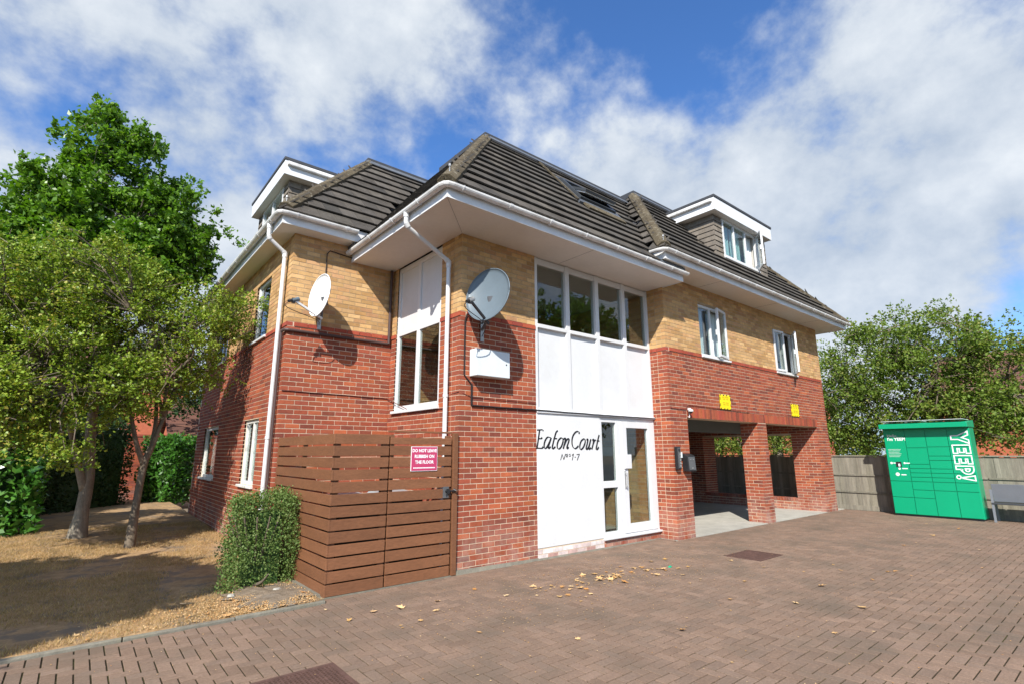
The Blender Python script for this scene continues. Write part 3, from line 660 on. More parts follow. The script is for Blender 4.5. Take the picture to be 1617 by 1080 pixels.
def gutter(pts, z, name='gutter', r=.056):
    """half-round gutter with clips; pts are plan points along its centre"""
    g = MB().use('gutter_white'); n = 8
    P = [Vector((p[0], p[1], z)) for p in pts]
    def section(p, d, s=1.0):
        a = Vector((d.y, -d.x, 0)).normalized()
        o = []
        for k in range(n + 1):
            t = math.pi * k / n; o.append(p + a * math.cos(t) * r * s - Vector((0, 0, 1)) * math.sin(t) * r * s * 1.05)
        inn = []
        for k in range(n, -1, -1):
            t = math.pi * k / n; inn.append(p + a * math.cos(t) * (r * s - .006) - Vector((0, 0, 1)) * (math.sin(t) * (r * s - .006) * 1.05))
        return o + inn
    secs = []
    for i, p in enumerate(P):
        if i == 0: d = P[1] - P[0]; k_ = 1
        elif i == len(P) - 1: d = P[-1] - P[-2]; k_ = 1
        else:
            d1 = (P[i] - P[i - 1]).normalized(); d2 = (P[i + 1] - P[i]).normalized(); d = d1 + d2; k_ = 1
        secs.append(section(p, d.normalized()))
    for i in range(len(secs) - 1): g.hull(secs[i], secs[i + 1], 0, i == 0, i == len(secs) - 2)
    # end stops
    for p, d in ((P[0], P[1] - P[0]), (P[-1], P[-1] - P[-2])):
        s = section(p, d.normalized(), 1.0)[:n + 1]; e = [q + d.normalized() * .008 for q in s]; g.hull(s, e)
    o = g.build(name, bld, smooth=False)
    # clips and unions as one ring each
    for i in range(len(P) - 1):
        L = (P[i + 1] - P[i]).length; d = (P[i + 1] - P[i]).normalized()
        if L < .35: continue
        t = .14; 
        while t < L - .05:
            wd = .055 if int(t / .9) % 3 == 1 else .022
            c = MB().use('upvc'); c.hull(section(P[i] + d * t, d, 1.17), section(P[i] + d * (t + wd), d, 1.17)); c.build('clip', o)
            t += .82
    return o
ZG, ZGB = 5.175, 5.455
gutter([(3.318, 8.70), (3.318, 5.50), (3.335, 5.43), (3.365, 5.40), (3.43, 5.392), (9.07, 5.392)], ZG)
gutter([(8.10, 5.56), (8.112, 5.40), (8.14, 5.30), (8.20, 5.262), (8.30, 5.255), (17.80, 5.255)], ZGB)
gutter([(2.003, 16.2), (2.003, 8.40), (2.015, 8.31), (2.05, 8.27), (2.12, 8.258), (3.30, 8.258)], ZGB)
# downpipes with their swan necks
def pipe(pts, r=.034, m='upvc', name='downpipe', **k):
    mb = MB().use(m); P = [Vector(p) for p in pts]; out = [P[0]]
    for i in range(1, len(P) - 1):
        a = (P[i - 1] - P[i]).normalized(); b = (P[i + 1] - P[i]).normalized(); rr = min(.05, (P[i - 1] - P[i]).length * .3, (P[i + 1] - P[i]).length * .3)
        out += [P[i] + a * rr, P[i] + (a + b) * rr * .3, P[i] + b * rr]
    out.append(P[-1]); mb.tube(out, r, 12); return mb.build(name, bld, smooth=False, **k)
def collars(parent, pts, r=.042, m='upvc'):
    for a, b in pts: c = MB().use(m); c.tube([a, b], r, 12); c.build('collar', parent)
dp = pipe([(3.318, 6.48, 5.13), (3.318, 6.48, 4.93), (4.155, 6.60, 4.60), (4.155, 6.60, 0.02)])
collars(dp, [((3.318, 6.48, 5.15), (3.318, 6.48, 5.06)), ((3.318, 6.48, 4.97), (3.36, 6.485, 4.915)), ((4.155, 6.60, 4.60), (4.155, 6.60, 4.50)), ((4.10, 6.59, 4.62), (4.155, 6.60, 4.59)), ((4.155, 6.6, 2.50), (4.155, 6.6, 2.46))])
dp = pipe([(2.003, 8.83, 5.40), (2.003, 8.83, 5.17), (2.30, 8.88, 4.98), (2.30, 8.88, 0.02)])
collars(dp, [((2.003, 8.83, 5.42), (2.003, 8.83, 5.33)), ((2.003, 8.83, 5.2), (2.03, 8.835, 5.15)), ((2.27, 8.875, 5.0), (2.30, 8.88, 4.97)), ((2.30, 8.88, 4.98), (2.30, 8.88, 4.90)), ((2.3, 8.88, 1.9), (2.3, 8.88, 1.86))])
# brown service ducts on the left section
pipe([(2.33, 8.78, 0.0), (2.33, 8.78, 3.60)], .022, 'brown_plastic', 'brown_duct')
pipe([(2.335, 8.80, 3.60), (2.335, 8.62, 3.60), (4.16, 8.62, 3.60)], .026, 'brown_plastic', 'brown_duct')
pipe([(4.16, 8.60, 3.60), (4.16, 8.60, 5.0)], .026, 'brown_plastic', 'brown_duct')
# cables
def cable(pts, r=.006, m='cable', name='cable', sag=0):
    mb = MB().use(m); out = []
    for a, b in zip(pts[:-1], pts[1:]):
        a, b = Vector(a), Vector(b); n = max(2, int((b - a).length / .12))
        for i in range(n):
            t = i / n; p = a.lerp(b, t) + Vector((0, 0, -sag * 4 * t * (1 - t) + random.uniform(-.003, .003))); out.append(p)
    out.append(Vector(pts[-1])); mb.tube(out, r, 5); return mb.build(name, bld)
cable([(2.93, 8.635, 4.35), (2.93, 8.635, 5.05), (2.98, 8.635, 5.12), (3.4, 8.635, 5.08)], .008)
cable([(2.38, 8.64, 2.62), (4.2, 8.64, 2.60), (4.215, 7.8, 2.33), (4.215, 6.7, 2.30)], .007, 'red_cable')
cable([(4.34, 6.325, 3.72), (4.30, 6.325, 3.60), (4.30, 6.325, 2.78), (4.42, 6.325, 2.66)], .011)
cable([(4.44, 6.325, 2.66), (4.44, 6.325, 2.34)], .014); cable([(4.44, 6.320, 2.33), (5.75, 6.320, 2.325)], .013)
cable([(5.75, 6.302, 2.325), (7.4, 6.302, 2.31), (8.99, 6.302, 2.31)], .010)
cable([(4.235, 6.6, 2.50), (4.225, 6.35, 2.52), (4.44, 6.325, 2.46), (5.74, 6.325, 2.44)], .005, 'red_cable')
cable([(9.02, 5.94, 2.50), (9.55, 5.935, 2.50), (9.62, 5.935, 2.60), (10.9, 5.935, 2.585), (12.2, 5.935, 2.56), (12.25, 5.935, 2.56)], .006, 'red_cable')

# ------------------------------------------------------------------ roofs (truncated hips)
blocksR = {  # x0,x1,y0,y1 at the eaves line, ze, zt, d
    'main': (2.05, 17.725, 8.325, 16.25, 5.50, 8.36, 2.41), 'right': (8.21, 17.725, 5.312, 12.0, 5.50, 8.36, 2.41), 'bay': (3.372, 14.0, 5.448, 12.0, 5.23, 8.11, 2.41)}
def inside(b, p):
    x0, x1, y0, y1, ze, zt, d = blocksR[b]; k = (zt - ze) / d
    return p[2] < zt + .02 and min(p[0] - x0, x1 - p[0], p[1] - y0, y1 - p[1]) * k + ze > p[2] and x0 < p[0] < x1 and y0 < p[1] < y1
for b, (x0, x1, y0, y1, ze, zt, d) in blocksR.items():
    mb = MB().use('felt'); e = .05; k = (zt - ze) / d
    lo = [(x0 + e, y0 + e), (x1 - e, y0 + e), (x1 - e, y1 - e), (x0 + e, y1 - e)]; dd = d + .02
    if b == 'bay': lo = [(x0 + e, y0 + e), (9.0, y0 + e), (9.0, y1 - e), (x0 + e, y1 - e)]
    hi = [(x0 + dd, y0 + dd), (x1 - dd, y0 + dd), (x1 - dd, y1 - dd), (x0 + dd, y1 - dd)]
    mb.hull([(x, y, ze - .03) for x, y in lo], [(x, y, zt - .04) for x, y in hi]); mb.build('roof', bld)
tiles = []
DORM = {'right': (11.72, 14.48), 'left': (11.05, 13.72)}
def tile_slope(b, side):
    x0, x1, y0, y1, ze, zt, d = blocksR[b]; rows = 11
    if side == 'front': O = Vector((x0, y0, ze)); U = Vector((1, 0, 0)); Vv = Vector((0, d, zt - ze)); L = x1 - x0
    elif side == 'left': O = Vector((x0, y1, ze)); U = Vector((0, -1, 0)); Vv = Vector((d, 0, zt - ze)); L = y1 - y0
    elif side == 'right': O = Vector((x1, y0, ze)); U = Vector((0, 1, 0)); Vv = Vector((-d, 0, zt - ze)); L = y1 - y0
    SL = Vv.length; V1 = Vv / SL; Nn = U.cross(V1).normalized(); cot = d / SL; g = SL / rows; tw = .30
    for r_ in range(rows):
        t0 = r_ * g - (.03 if r_ == 0 else 0); t1 = min((r_ + 1) * g + .06, SL); off = (r_ % 2) * .5 * tw
        u = -off
        while u < L:
            ua, ub = u + .003, u + tw - .003; u += tw
            a0, b0_ = max(ua, t0 * cot), min(ub, L - t0 * cot); a1_, b1_ = max(ua, t1 * cot), min(ub, L - t1 * cot)
            if b0_ - a0 < .04: continue
            if b1_ - a1_ < .01: a1_ = b1_ = (a0 + b0_) / 2; b1_ += .005; a1_ -= .005
            c = O + U * ((a0 + b0_) / 2) + V1 * ((t0 + t1) / 2)
            if any(inside(ob, (c.x, c.y, c.z + .0)) for ob in blocksR if ob != b): continue
            if b == 'right' and side == 'front' and DORM['right'][0] < c.x < DORM['right'][1] and c.y > 6.12: continue
            if b == 'bay' and side == 'front' and 7.22 < c.x < 8.50 and 6.62 < c.y < 7.28: continue
            lift0, lift1, th = .062, .012, .026
            jit = random.uniform(-.003, .003)
            q = proj(c); A = 0
            if q and 0 < q[0] < 1617 and 0 < q[1] < 1080: A = max(0, -(Vector(c) - CAM).normalized().dot(Nn)) / q[2] ** 2
            T = [O + U * a0 + V1 * t0 + Nn * (lift0 + jit), O + U * b0_ + V1 * t0 + Nn * (lift0 + jit), O + U * b1_ + V1 * t1 + Nn * lift1, O + U * a1_ + V1 * t1 + Nn * lift1]
            Bt = [p - Nn * th for p in T[:2]] + [p - Nn * th for p in T[2:]]
            tiles.append((A, Bt, T, c))
for b, s in (('main', 'front'), ('main', 'left'), ('bay', 'front'), ('bay', 'left'), ('right', 'front'), ('right', 'left'), ('right', 'right')): tile_slope(b, s)
tiles.sort(key=lambda t: -t[0]); rest = MB().use('roof_tile')
for i, (A, B_, T, c) in enumerate(tiles):
    if i < 300:
        mb = MB().use('roof_tile'); mb.hull([p - c + bld.location for p in B_], [p - c + bld.location for p in T])
        o = mb.build('roof_tile', bld); o.location = c - bld.location
    else: rest.hull(B_, T, random.random())
rest.build('roof_tiling', bld, kind='stuff')
def hip(b, cx_, cy_, sx, sy, frm=0., to=1.):
    x0, x1, y0, y1, ze, zt, d = blocksR[b]
    P = Vector((cx_, cy_, ze)); Q = Vector((cx_ + sx * d, cy_ + sy * d, zt)); D = (Q - P); L = D.length; D.normalize()
    side = Vector((sy, -sx, 0)).normalized(); up = side.cross(D).normalized()
    if up.z < 0: up = -up
    n = int(round(L * (to - frm) / .40)); st = L * (to - frm) / n
    for i in range(n):
        a = P + D * (L * frm + i * st - .03); c = P + D * (L * frm + (i + 1) * st - .008)
        def sec(p, h):
            return [p + side * .135 + up * (.0 + h), p + side * .05 + up * (.075 + h), p - side * .05 + up * (.075 + h), p - side * .135 + up * (.0 + h), p - side * .13 + up * (-.06), p + side * .13 + up * (-.06)]
        mb = MB().use('hip_tile'); mb.hull(sec(a, .016), sec(c, .009)); mb.build('hip_tile', bld, bevel=.008)
hip('bay', 3.372, 5.448, 1, 1); hip('main', 2.05, 8.325, 1, 1, .03); hip('right', 8.21, 5.312, 1, 1, .02); hip('right', 17.725, 5.312, -1, 1)
# felt kerb round the flat tops, with a lead flashing strip below
for b, (x0, x1, y0, y1, ze, zt, d) in blocksR.items():
    d2 = d - .05; a0, a1, c0, c1 = x0 + d2, x1 - d2, y0 + d2, y1 - d2; mb = MB().use('felt'); z0_, z1_ = zt - .02, zt + (.13 if b != 'bay' else .125)
    mb.box(a0, a1, c0, c1, z0_, z1_); mb.build('flat_roof', bld, bevel=.01)
    mb = MB().use('lead'); k = (zt - ze) / d
    nrm = Vector((0, -k, 1)).normalized()
    P = [Vector((a0 - .02, c0 + .0, zt + .0)), Vector((a1 + .02, c0 + .0, zt + .0)), Vector((a1 + .12, c0 - .10, zt - .10 * k)), Vector((a0 - .12, c0 - .10, zt - .10 * k))]
    P = [p + nrm * .055 for p in P]; mb.hull([p - nrm * .01 for p in P], P); mb.build('flashing', bld)
# valleys
mb = MB().use('lead')
mb.tube([(9.02, 5.50, 5.34), (8.62, 5.75, 5.60)], .06, 6)
mb.hull([(8.22, 5.39, 5.22), (9.02, 5.39, 5.22), (9.02, 5.47, 5.22), (8.22, 5.47, 5.22)], [(8.22, 5.40, 5.27), (9.02, 5.40, 5.27), (9.02, 5.46, 5.27), (8.22, 5.46, 5.27)]); mb.build('valley_flashing', bld)
mb = MB().use('lead'); mb.box(3.30, 3.372, 8.36, 8.66, 5.20, 5.40); mb.build('valley_flashing', bld)
# little aerial stubs at the hips
for p in ((3.44, 5.50, 5.33), (8.26, 5.36, 5.58), (2.12, 8.40, 5.60)):
    mb = MB().use('zinc'); mb.tube([p, (p[0], p[1], p[2] + .16)], .008, 6); mb.tube([(p[0], p[1], p[2] + .16), (p[0], p[1], p[2] + .195)], .018, 8); mb.build('hip_iron', bld)

# --- dormers
def dormer(fr, u0, u1, face_d, fasc_d, z0, z1, ztop, depth, wu0, wu1, muls, sashes, curt):
    """fr: d outward from the eaves line frame; face_d/fasc_d negative = set back"""
    zf = ztop - .40
    mb = MB().use('felt'); fr.box(mb, u0 + .03, u1 - .03, z0 - .4, zf + .02, face_d - depth, face_d - .035)
    # keep the window opening free: build cheeks as two blocks and a spandrel
    mb = MB().use('plaster'); fr.box(mb, u0 + .03, wu0, z0 - .5, zf + .02, face_d - depth, face_d - .03); fr.box(mb, wu1, u1 - .03, z0 - .5, zf + .02, face_d - depth, face_d - .03)
    fr.box(mb, wu0, wu1, z0 - .5, z0 + .0, face_d - depth, face_d - .03); fr.box(mb, wu0, wu1, z0, zf + .02, face_d - depth, face_d - 1.6); mb.build('dormer_wall', bld)
    mb = MB().use('fascia_white'); fr.box(mb, u0 - .22, u1 + .10, zf, zf + .33, fasc_d - .02, fasc_d); fr.box(mb, u0 - .22, u0 - .20, zf, zf + .33, fasc_d - depth, fasc_d - .02); fr.box(mb, u1 + .08, u1 + .10, zf, zf + .33, fasc_d - depth, fasc_d - .02)
    df = mb.build('dormer_fascia', bld, bevel=.003)
    mb = MB().use('soffit_white'); fr.box(mb, u0 - .20, u1 + .08, zf + .005, zf + .02, fasc_d - depth, fasc_d - .02); mb.build('dormer_soffit', bld)
    mb = MB().use('felt'); fr.box(mb, u0 - .24, u1 + .12, zf + .331, zf + .40, fasc_d - depth, fasc_d + .02); mb.build('dormer_roof', bld, bevel=.01)
    # gutter down the left side
    g = MB().use('gutter_white'); fr.box(g, u0 - .30, u0 - .222, zf + .20, zf + .29, fasc_d - depth + .1, fasc_d - .04); g.build('gutter', bld, bevel=.02)
    # hung tiles on front and cheek
    rows = int((zf - z0 + .55) / .135)
    mb = MB().use('hung_tile'); TL = []
    for r_ in range(rows):
        zt_ = zf - r_ * .135; zb_ = zt_ - .16; off = (r_ % 2) * .08
        for (fa, fb) in ((u0, wu0 - .02), (wu1 + .02, u1)):
            u = fa - off
            while u < fb:
                a, b = max(fa, u + .001), min(fb, u + .164); u += .165
                if b - a < .02: continue
                TL.append([fr.p(a, zb_, face_d + .012), fr.p(b, zb_, face_d + .012), fr.p(b, zt_, face_d - .012), fr.p(a, zt_, face_d - .012), fr.p(a, zb_, face_d - .002), fr.p(b, zb_, face_d - .002), fr.p(b, zt_, face_d - .026), fr.p(a, zt_, face_d - .026)])
        for uu, sg in ((u0, -1), (u1, 1)):
            dd = face_d - depth
            while dd < face_d:
                a, b = dd + .001, min(face_d + .008, dd + .164); dd += .165
                TL.append([fr.p(uu + sg * .012, zb_, a), fr.p(uu + sg * .012, zb_, b), fr.p(uu - sg * .012, zt_, b), fr.p(uu - sg * .012, zt_, a), fr.p(uu - sg * .002, zb_, a), fr.p(uu - sg * .002, zb_, b), fr.p(uu - sg * .026, zt_, b), fr.p(uu - sg * .026, zt_, a)])
    for t in TL: mb.hull(t[:4], t[4:], random.random())
    mb.build('hung_tiles', bld, kind='stuff')
    f = Fr(fr.p(0, 0, face_d)[0], fr.p(0, 0, face_d)[1], fr.u, fr.n)
    window(f, wu0, wu1, z0, zf, muls=muls, inset=.0, sashes=sashes, curtains=curt, sill=True)
    mb = MB().use('lead'); fr.box(mb, u0 - .05, u1 + .05, z0 - .20, z0 - .06, face_d - .03, face_d + .03); mb.build('flashing', bld)
fB = Fr(0, 5.312, (1, 0), (0, -1))
dormer(fB, 11.70, 14.50, -.80, -.62, 6.52, 7.6, 7.97, 1.9, 12.12, 13.98, (12.72, 13.34), ((13.40, 13.93, 'R', 38),), ((12.16, 12.7, 'teal_curtain'), (12.76, 13.3, 'teal_curtain'), (13.65, 13.95, 'curtain')))
fL = Fr(2.05, 0, (0, 1), (-1, 0))
dormer(fL, 11.20, 13.70, -.80, -.62, 6.52, 7.6, 7.97, 1.9, 11.6, 13.3, (12.45,), (), ((11.65, 13.25, 'curtain'),))

# --- roof window, propped open
k = 2.88 / 2.41; sl_ = Vector((0, 1, k)).normalized(); nr = Vector((0, -k, 1)).normalized()
def RP(x, t, h): return Vector((x, 6.60, 5.23 + (6.60 - 5.448) * k)) + sl_ * t + nr * h
def rbox(mb, xa, xb, t0, t1, h0, h1): mb.hull([RP(xa, t0, h0), RP(xb, t0, h0), RP(xb, t1, h0), RP(xa, t1, h0)], [RP(xa, t0, h1), RP(xb, t0, h1), RP(xb, t1, h1), RP(xa, t1, h1)])
mb = MB().use('lead'); rbox(mb, 7.18, 8.54, -.06, .10, .02, .07); rbox(mb, 7.18, 7.26, .10, 1.05, .02, .075); rbox(mb, 8.46, 8.54, .10, 1.05, .02, .075); rbox(mb, 7.18, 8.54, 1.05, 1.12, .02, .08)
mb.use('hip_tile'); rbox(mb, 7.14, 7.20, .0, 1.9, .06, .085)
rw = mb.build('roof_window', bld)
mb = MB().use('bench_dark'); rbox(mb, 7.30, 7.37, .12, 1.02, .02, .12); rbox(mb, 8.35, 8.42, .12, 1.02, .02, .12); rbox(mb, 7.37, 8.35, .12, .19, .02, .119); rbox(mb, 7.37, 8.35, .95, 1.02, .02, .119); mb.build('frame', rw)
mb = MB().use('hip_tile'); rbox(mb, 7.28, 8.44, -.30, -.07, .045, .085); mb.build('apron', rw)
piv = RP(7.86, .56, .10); an = R(20); rotm = Matrix.Rotation(-an, 3, 'X')
def SP(x, t, h):
    p = sl_ * (t - .56) + nr * h; p = rotm @ p; return Vector((x, piv.y, piv.z)) + p
def sb2(mb, xa, xb, t0, t1, h0, h1): mb.hull([SP(xa, t0, h0), SP(xb, t0, h0), SP(xb, t1, h0), SP(xa, t1, h0)], [SP(xa, t0, h1), SP(xb, t0, h1), SP(xb, t1, h1), SP(xa, t1, h1)])
mb = MB().use('bench_dark'); sb2(mb, 7.38, 7.46, .16, .98, 0, .05); sb2(mb, 8.26, 8.34, .16, .98, 0, .05); sb2(mb, 7.46, 8.26, .16, .24, .001, .049); sb2(mb, 7.46, 8.26, .90, .98, .001, .049)
mb.use('upvc'); sb2(mb, 7.40, 8.32, .18, .96, -.03, -.002); mb.build('sash', rw)
mb = MB().use('far_glass'); sb2(mb, 7.46, 8.26, .24, .90, .02, .03); mb.build('pane', rw)

# ------------------------------------------------------------------ lettering
def catmull(pts, n=7):
    if len(pts) < 3: return [Vector(pts[0]).lerp(Vector(pts[1]), i / 4) for i in range(5)]
    P = [Vector(p) for p in pts]; P = [P[0] * 2 - P[1]] + P + [P[-1] * 2 - P[-2]]; out = []
    for i in range(1, len(P) - 2):
        a, b, c, d = P[i - 1:i + 3]
        for k in range(n):
            t = k / n; out.append(.5 * ((2 * b) + (c - a) * t + (2 * a - 5 * b + 4 * c - d) * t * t + (3 * b - a - 3 * c + d) * t ** 3))
    out.append(P[-2]); return out
def nib(strokes, name, parent, y, wd, ang, thin, gap):
    groups = []; xmax = -9
    for si, s in enumerate(strokes):
        if si == 0 or s[0][0] > xmax - gap: mb = MB().use('black_paint'); groups.append(mb); xmax = -9
        xmax = max(xmax, max(p[0] for p in s))
        P = catmull(s); yy = y - .0004 * si; nb = Vector((math.cos(R(ang)), math.sin(R(ang)))) * wd / 2
        L, Rr = [], []
        for i, p in enumerate(P):
            d = (P[min(i + 1, len(P) - 1)] - P[max(i - 1, 0)]).normalized(); n = Vector((-d.y, d.x))
            h = abs(nb.dot(n)) + thin; e = n * h; L.append(p + e); Rr.append(p - e)
        for i in range(len(P) - 1): mb.poly([(q.x, yy, q.y) for q in (L[i], L[i + 1], Rr[i + 1], Rr[i])])
    for g_ in groups: g_.build(name, parent)
LET_BIG = [[(5.822,2.005),(5.793,1.863),(5.759,1.711)],[(5.762,2.001),(5.827,2.006),(5.888,2.008),(5.904,1.986)],[(5.791,1.863),(5.856,1.866),(5.873,1.887)],[(5.733,1.711),(5.801,1.71),(5.869,1.711),(5.898,1.737)],[(6.079,1.882),(6.0,1.89),(5.945,1.839),(5.917,1.766),(5.927,1.712),(5.964,1.717),(6.019,1.778),(6.075,1.871)],[(6.081,1.882),(6.041,1.798),(6.009,1.733),(6.02,1.707),(6.064,1.737)],[(6.238,2.005),(6.195,1.971),(6.16,1.892),(6.124,1.799),(6.101,1.725),(6.117,1.702),(6.175,1.737)],[(6.129,1.87),(6.218,1.871)],[(6.304,1.884),(6.247,1.839),(6.217,1.769),(6.224,1.713),(6.263,1.703),(6.317,1.746),(6.356,1.828),(6.343,1.878),(6.304,1.884)],[(6.366,1.864),(6.417,1.881),(6.401,1.817),(6.358,1.703)],[(6.388,1.77),(6.442,1.849),(6.495,1.875),(6.5,1.842),(6.45,1.739),(6.452,1.706),(6.492,1.731)],[(6.756,1.961),(6.761,1.99),(6.722,2.003),(6.662,1.983),(6.603,1.924),(6.575,1.851),(6.579,1.771),(6.607,1.724),(6.651,1.708),(6.699,1.73),(6.733,1.756)],[(6.873,1.879),(6.807,1.838),(6.768,1.765),(6.772,1.708),(6.805,1.696),(6.864,1.741),(6.907,1.819),(6.9,1.87),(6.873,1.879)],[(6.943,1.858),(6.981,1.873),(6.957,1.791),(6.926,1.713),(6.947,1.697),(6.999,1.746),(7.055,1.87)],[(7.057,1.874),(7.022,1.783),(6.994,1.713),(7.011,1.697),(7.052,1.726)],[(7.094,1.854),(7.136,1.871),(7.111,1.784),(7.073,1.697)],[(7.112,1.788),(7.157,1.852),(7.197,1.858)],[(7.283,1.953),(7.246,1.868),(7.204,1.751),(7.19,1.705),(7.218,1.697),(7.262,1.735)],[(7.213,1.847),(7.286,1.845)]]
LET_SMALL = [[(6.292,1.513),(6.332,1.613)],[(6.329,1.615),(6.371,1.518)],[(6.368,1.52),(6.412,1.619)],[(6.445,1.615),(6.425,1.599),(6.429,1.583),(6.45,1.582),(6.467,1.597),(6.462,1.613),(6.445,1.615)],[(6.424,1.568),(6.461,1.566)],[(6.533,1.615),(6.508,1.611),(6.51,1.599),(6.528,1.589),(6.52,1.576),(6.495,1.575)],[(6.567,1.593),(6.608,1.619)],[(6.605,1.616),(6.569,1.51)],[(6.628,1.563),(6.661,1.563)],[(6.68,1.606),(6.756,1.613)],[(6.753,1.61),(6.722,1.564),(6.692,1.51)]]

nib(LET_BIG, 'painted_letter', board, 6.3345, .027, -28, .0035, .03)
nib(LET_SMALL, 'painted_letter', board, 6.3345, .011, -28, .0026, .0)
def text(s, size, place, matn, parent, name='lettering', bold=.0, align='CENTER', sx=1.0, ext=0):
    """built-in face turned to mesh; place maps (a, b) on the text plane to the world"""
    cu_ = bpy.data.curves.new(name, 'FONT'); cu_.body = s; cu_.size = size; cu_.align_x = align; cu_.align_y = 'CENTER'; cu_.offset = bold; cu_.resolution_u = 2
    to = bpy.data.objects.new(name, cu_); col.objects.link(to); dg = bpy.context.evaluated_depsgraph_get(); dg.update()
    me = bpy.data.meshes.new_from_object(to.evaluated_get(dg)); bpy.data.objects.remove(to)
    o_ = worigin(parent)
    for v in me.vertices: v.co = Vector(place(v.co.x * sx, v.co.y)) - o_
    me.materials.clear(); me.materials.append(MAT[matn])
    o = bpy.data.objects.new(name, me); col.objects.link(o); o.parent = parent; return o

# ------------------------------------------------------------------ bin enclosure
be = empty('bin_enclosure', (3.3, 6.4, 0), 'brown stained slatted timber bin store with gate against the wall', 'bin store')
BT = 1.905; NS = 13; ps = (BT - .02) / NS
gate = empty('gate', (0, 0, 0)); gate.parent = be
left_panel = empty('fixed_panel', (0, 0, 0)); left_panel.parent = be
side_panel = empty('side_panel', (0, 0, 0)); side_panel.parent = be
for i in range(NS):
    z0 = .012 + i * ps; hgt = ps - .022 if i else ps - .02; z1 = z0 + hgt
    def slat(x0, x1, y0, y1, par, hh=1.0, mit=None):
        mb = MB().use('timber'); j = random.uniform(-.003, .003); k = random.uniform(-.002, .002)
        mb.hull([(x0, y0 + k, z0 + j), (x1, y0 + k, z0 + j * .2), (x1, y1 + k, z0 + j * .2), (x0, y1 + k, z0 + j)], [(x0, y0 + k, z0 + j + hgt * hh), (x1, y0 + k, z0 + j * .2 + hgt * hh), (x1, y1 + k, z0 + j * .2 + hgt * hh), (x0, y1 + k, z0 + j + hgt * hh)], 0)
        mb.build('slat', par, bevel=.003)
    slat(2.425, 3.135, 6.315, 6.34, left_panel)
    if i < NS - 1: slat(3.155, 4.10, 6.315, 6.34, gate)
    else:
        mb = MB().use('timber'); mb.box(3.155, 4.10, 6.315, 6.34, z0, z0 + hgt * .72); mb.build('slat', gate, bevel=.003)
    slat(2.40, 2.424, 6.315, 8.63, side_panel)
for p, (x0, x1, y0, y1, par) in {'a': (2.426, 2.50, 6.341, 6.41, left_panel), 'b': (3.06, 3.135, 6.341, 6.41, left_panel), 'c': (3.156, 3.22, 6.341, 6.40, gate), 'd': (4.03, 4.10, 6.341, 6.40, gate), 'e': (4.125, 4.205, 6.30, 6.36, be), 'f': (2.4245, 2.47, 7.45, 7.52, side_panel), 'g': (2.4245, 2.47, 8.53, 8.60, side_panel)}.items():
    mb = MB().use('timber'); mb.box(x0, x1, y0, y1, 0, BT - .03 if p != 'e' else BT + .01); mb.build('post', par, bevel=.004)
mb = MB().use('timber'); mb.box(3.15, 4.12, 6.345, 6.40, BT + .003, BT + .028); mb.build('top_rail', gate, bevel=.003)
mb = MB().use('kerb_concrete'); mb.box(2.36, 4.2, 6.30, 6.42, -.05, .010); mb.box(2.36, 2.47, 6.42, 8.64, -.05, .03); mb.build('footing', be)
mb = MB().use('metal_grey'); mb.box(3.97, 4.06, 6.303, 6.314, 1.03, 1.18); mb.use('black_plastic')
mb.tube([(4.0, 6.29, 1.12), (4.15, 6.285, 1.12)], .012, 8); mb.box(4.02, 4.06, 6.27, 6.302, 1.09, 1.15); mb.tube([(4.13, 6.29, 1.14), (4.16, 6.26, 1.12)], .016, 8)
mb.tube([(4.04 + .035 * math.cos(a), 6.285, 1.06 + .04 * math.sin(a)) for a in [i * .5 for i in range(7)]], .006, 6); mb.build('latch', gate)
# bins kept inside
def wheelie(x, y, label):
    t = empty('wheelie_bin', (x, y, 0), label, 'bin', rz=0)
    mb = MB().use('bin_green'); a, b, c, d = .24, .28, .29, .35
    mb.hull([(x - a, y - b, .06), (x + a, y - b, .06), (x + a, y + b, .06), (x - a, y + b, .06)], [(x - c, y - d, 1.0), (x + c, y - d, 1.0), (x + c, y + d, 1.0), (x - c, y + d, 1.0)]); mb.build('body', t, bevel=.02)
    mb = MB().use('bin_lid'); mb.hull([(x - c - .02, y - d - .03, 1.0), (x + c + .02, y - d - .03, 1.0), (x + c + .02, y + d + .02, 1.02), (x - c - .02, y + d + .02, 1.02)], [(x - c + .03, y - d + .03, 1.06), (x + c - .03, y - d + .03, 1.06), (x + c - .03, y + d - .03, 1.09), (x - c + .03, y + d - .03, 1.09)]); mb.build('lid', t, bevel=.01)
    for s in (-1, 1): mb = MB().use('black_plastic'); mb.tube([(x + s * .2, y + .3, .1), (x + s * .26, y + .3, .1)], .1, 14); mb.build('wheel', t)
wheelie(2.95, 7.05, 'grey-lidded wheelie bin glimpsed between the slats behind the fixed panel')
wheelie(3.72, 7.25, 'grey-lidded wheelie bin glimpsed between the slats behind the gate')
# rubbish sign
sg = empty('warning_sign', (3.655, 6.31, 1.41), 'pink sign reading DO NOT LEAVE RUBBISH ON THE FLOOR on bin store gate', 'sign')
SX0, SX1, SZ0, SZ1 = 3.455, 3.862, 1.40, 1.725
mb = MB().use('sign_white'); mb.box(SX0, SX1, 6.304, 6.313, SZ0, SZ1); mb.build('backing', sg)
mb = MB().use('sign_pink'); mb.box(SX0 + .006, SX1 - .006, 6.302, 6.305, SZ0 + .006, SZ1 - .006); mb.build('face', sg)
scx = (SX0 + SX1) / 2
for s, z, sz, wx in (('DO NOT LEAVE', 1.668, .058, 1.0), ('RUBBISH ON', 1.592, .058, 1.0), ('THE FLOOR', 1.516, .058, 1.0)):
    text(s, sz, lambda a, b, z=z: (scx + a, 6.3012, z + b), 'sign_white', sg, bold=.0022, sx=.92)
mb = MB().use('sign_white')
xx = SX0 + .035
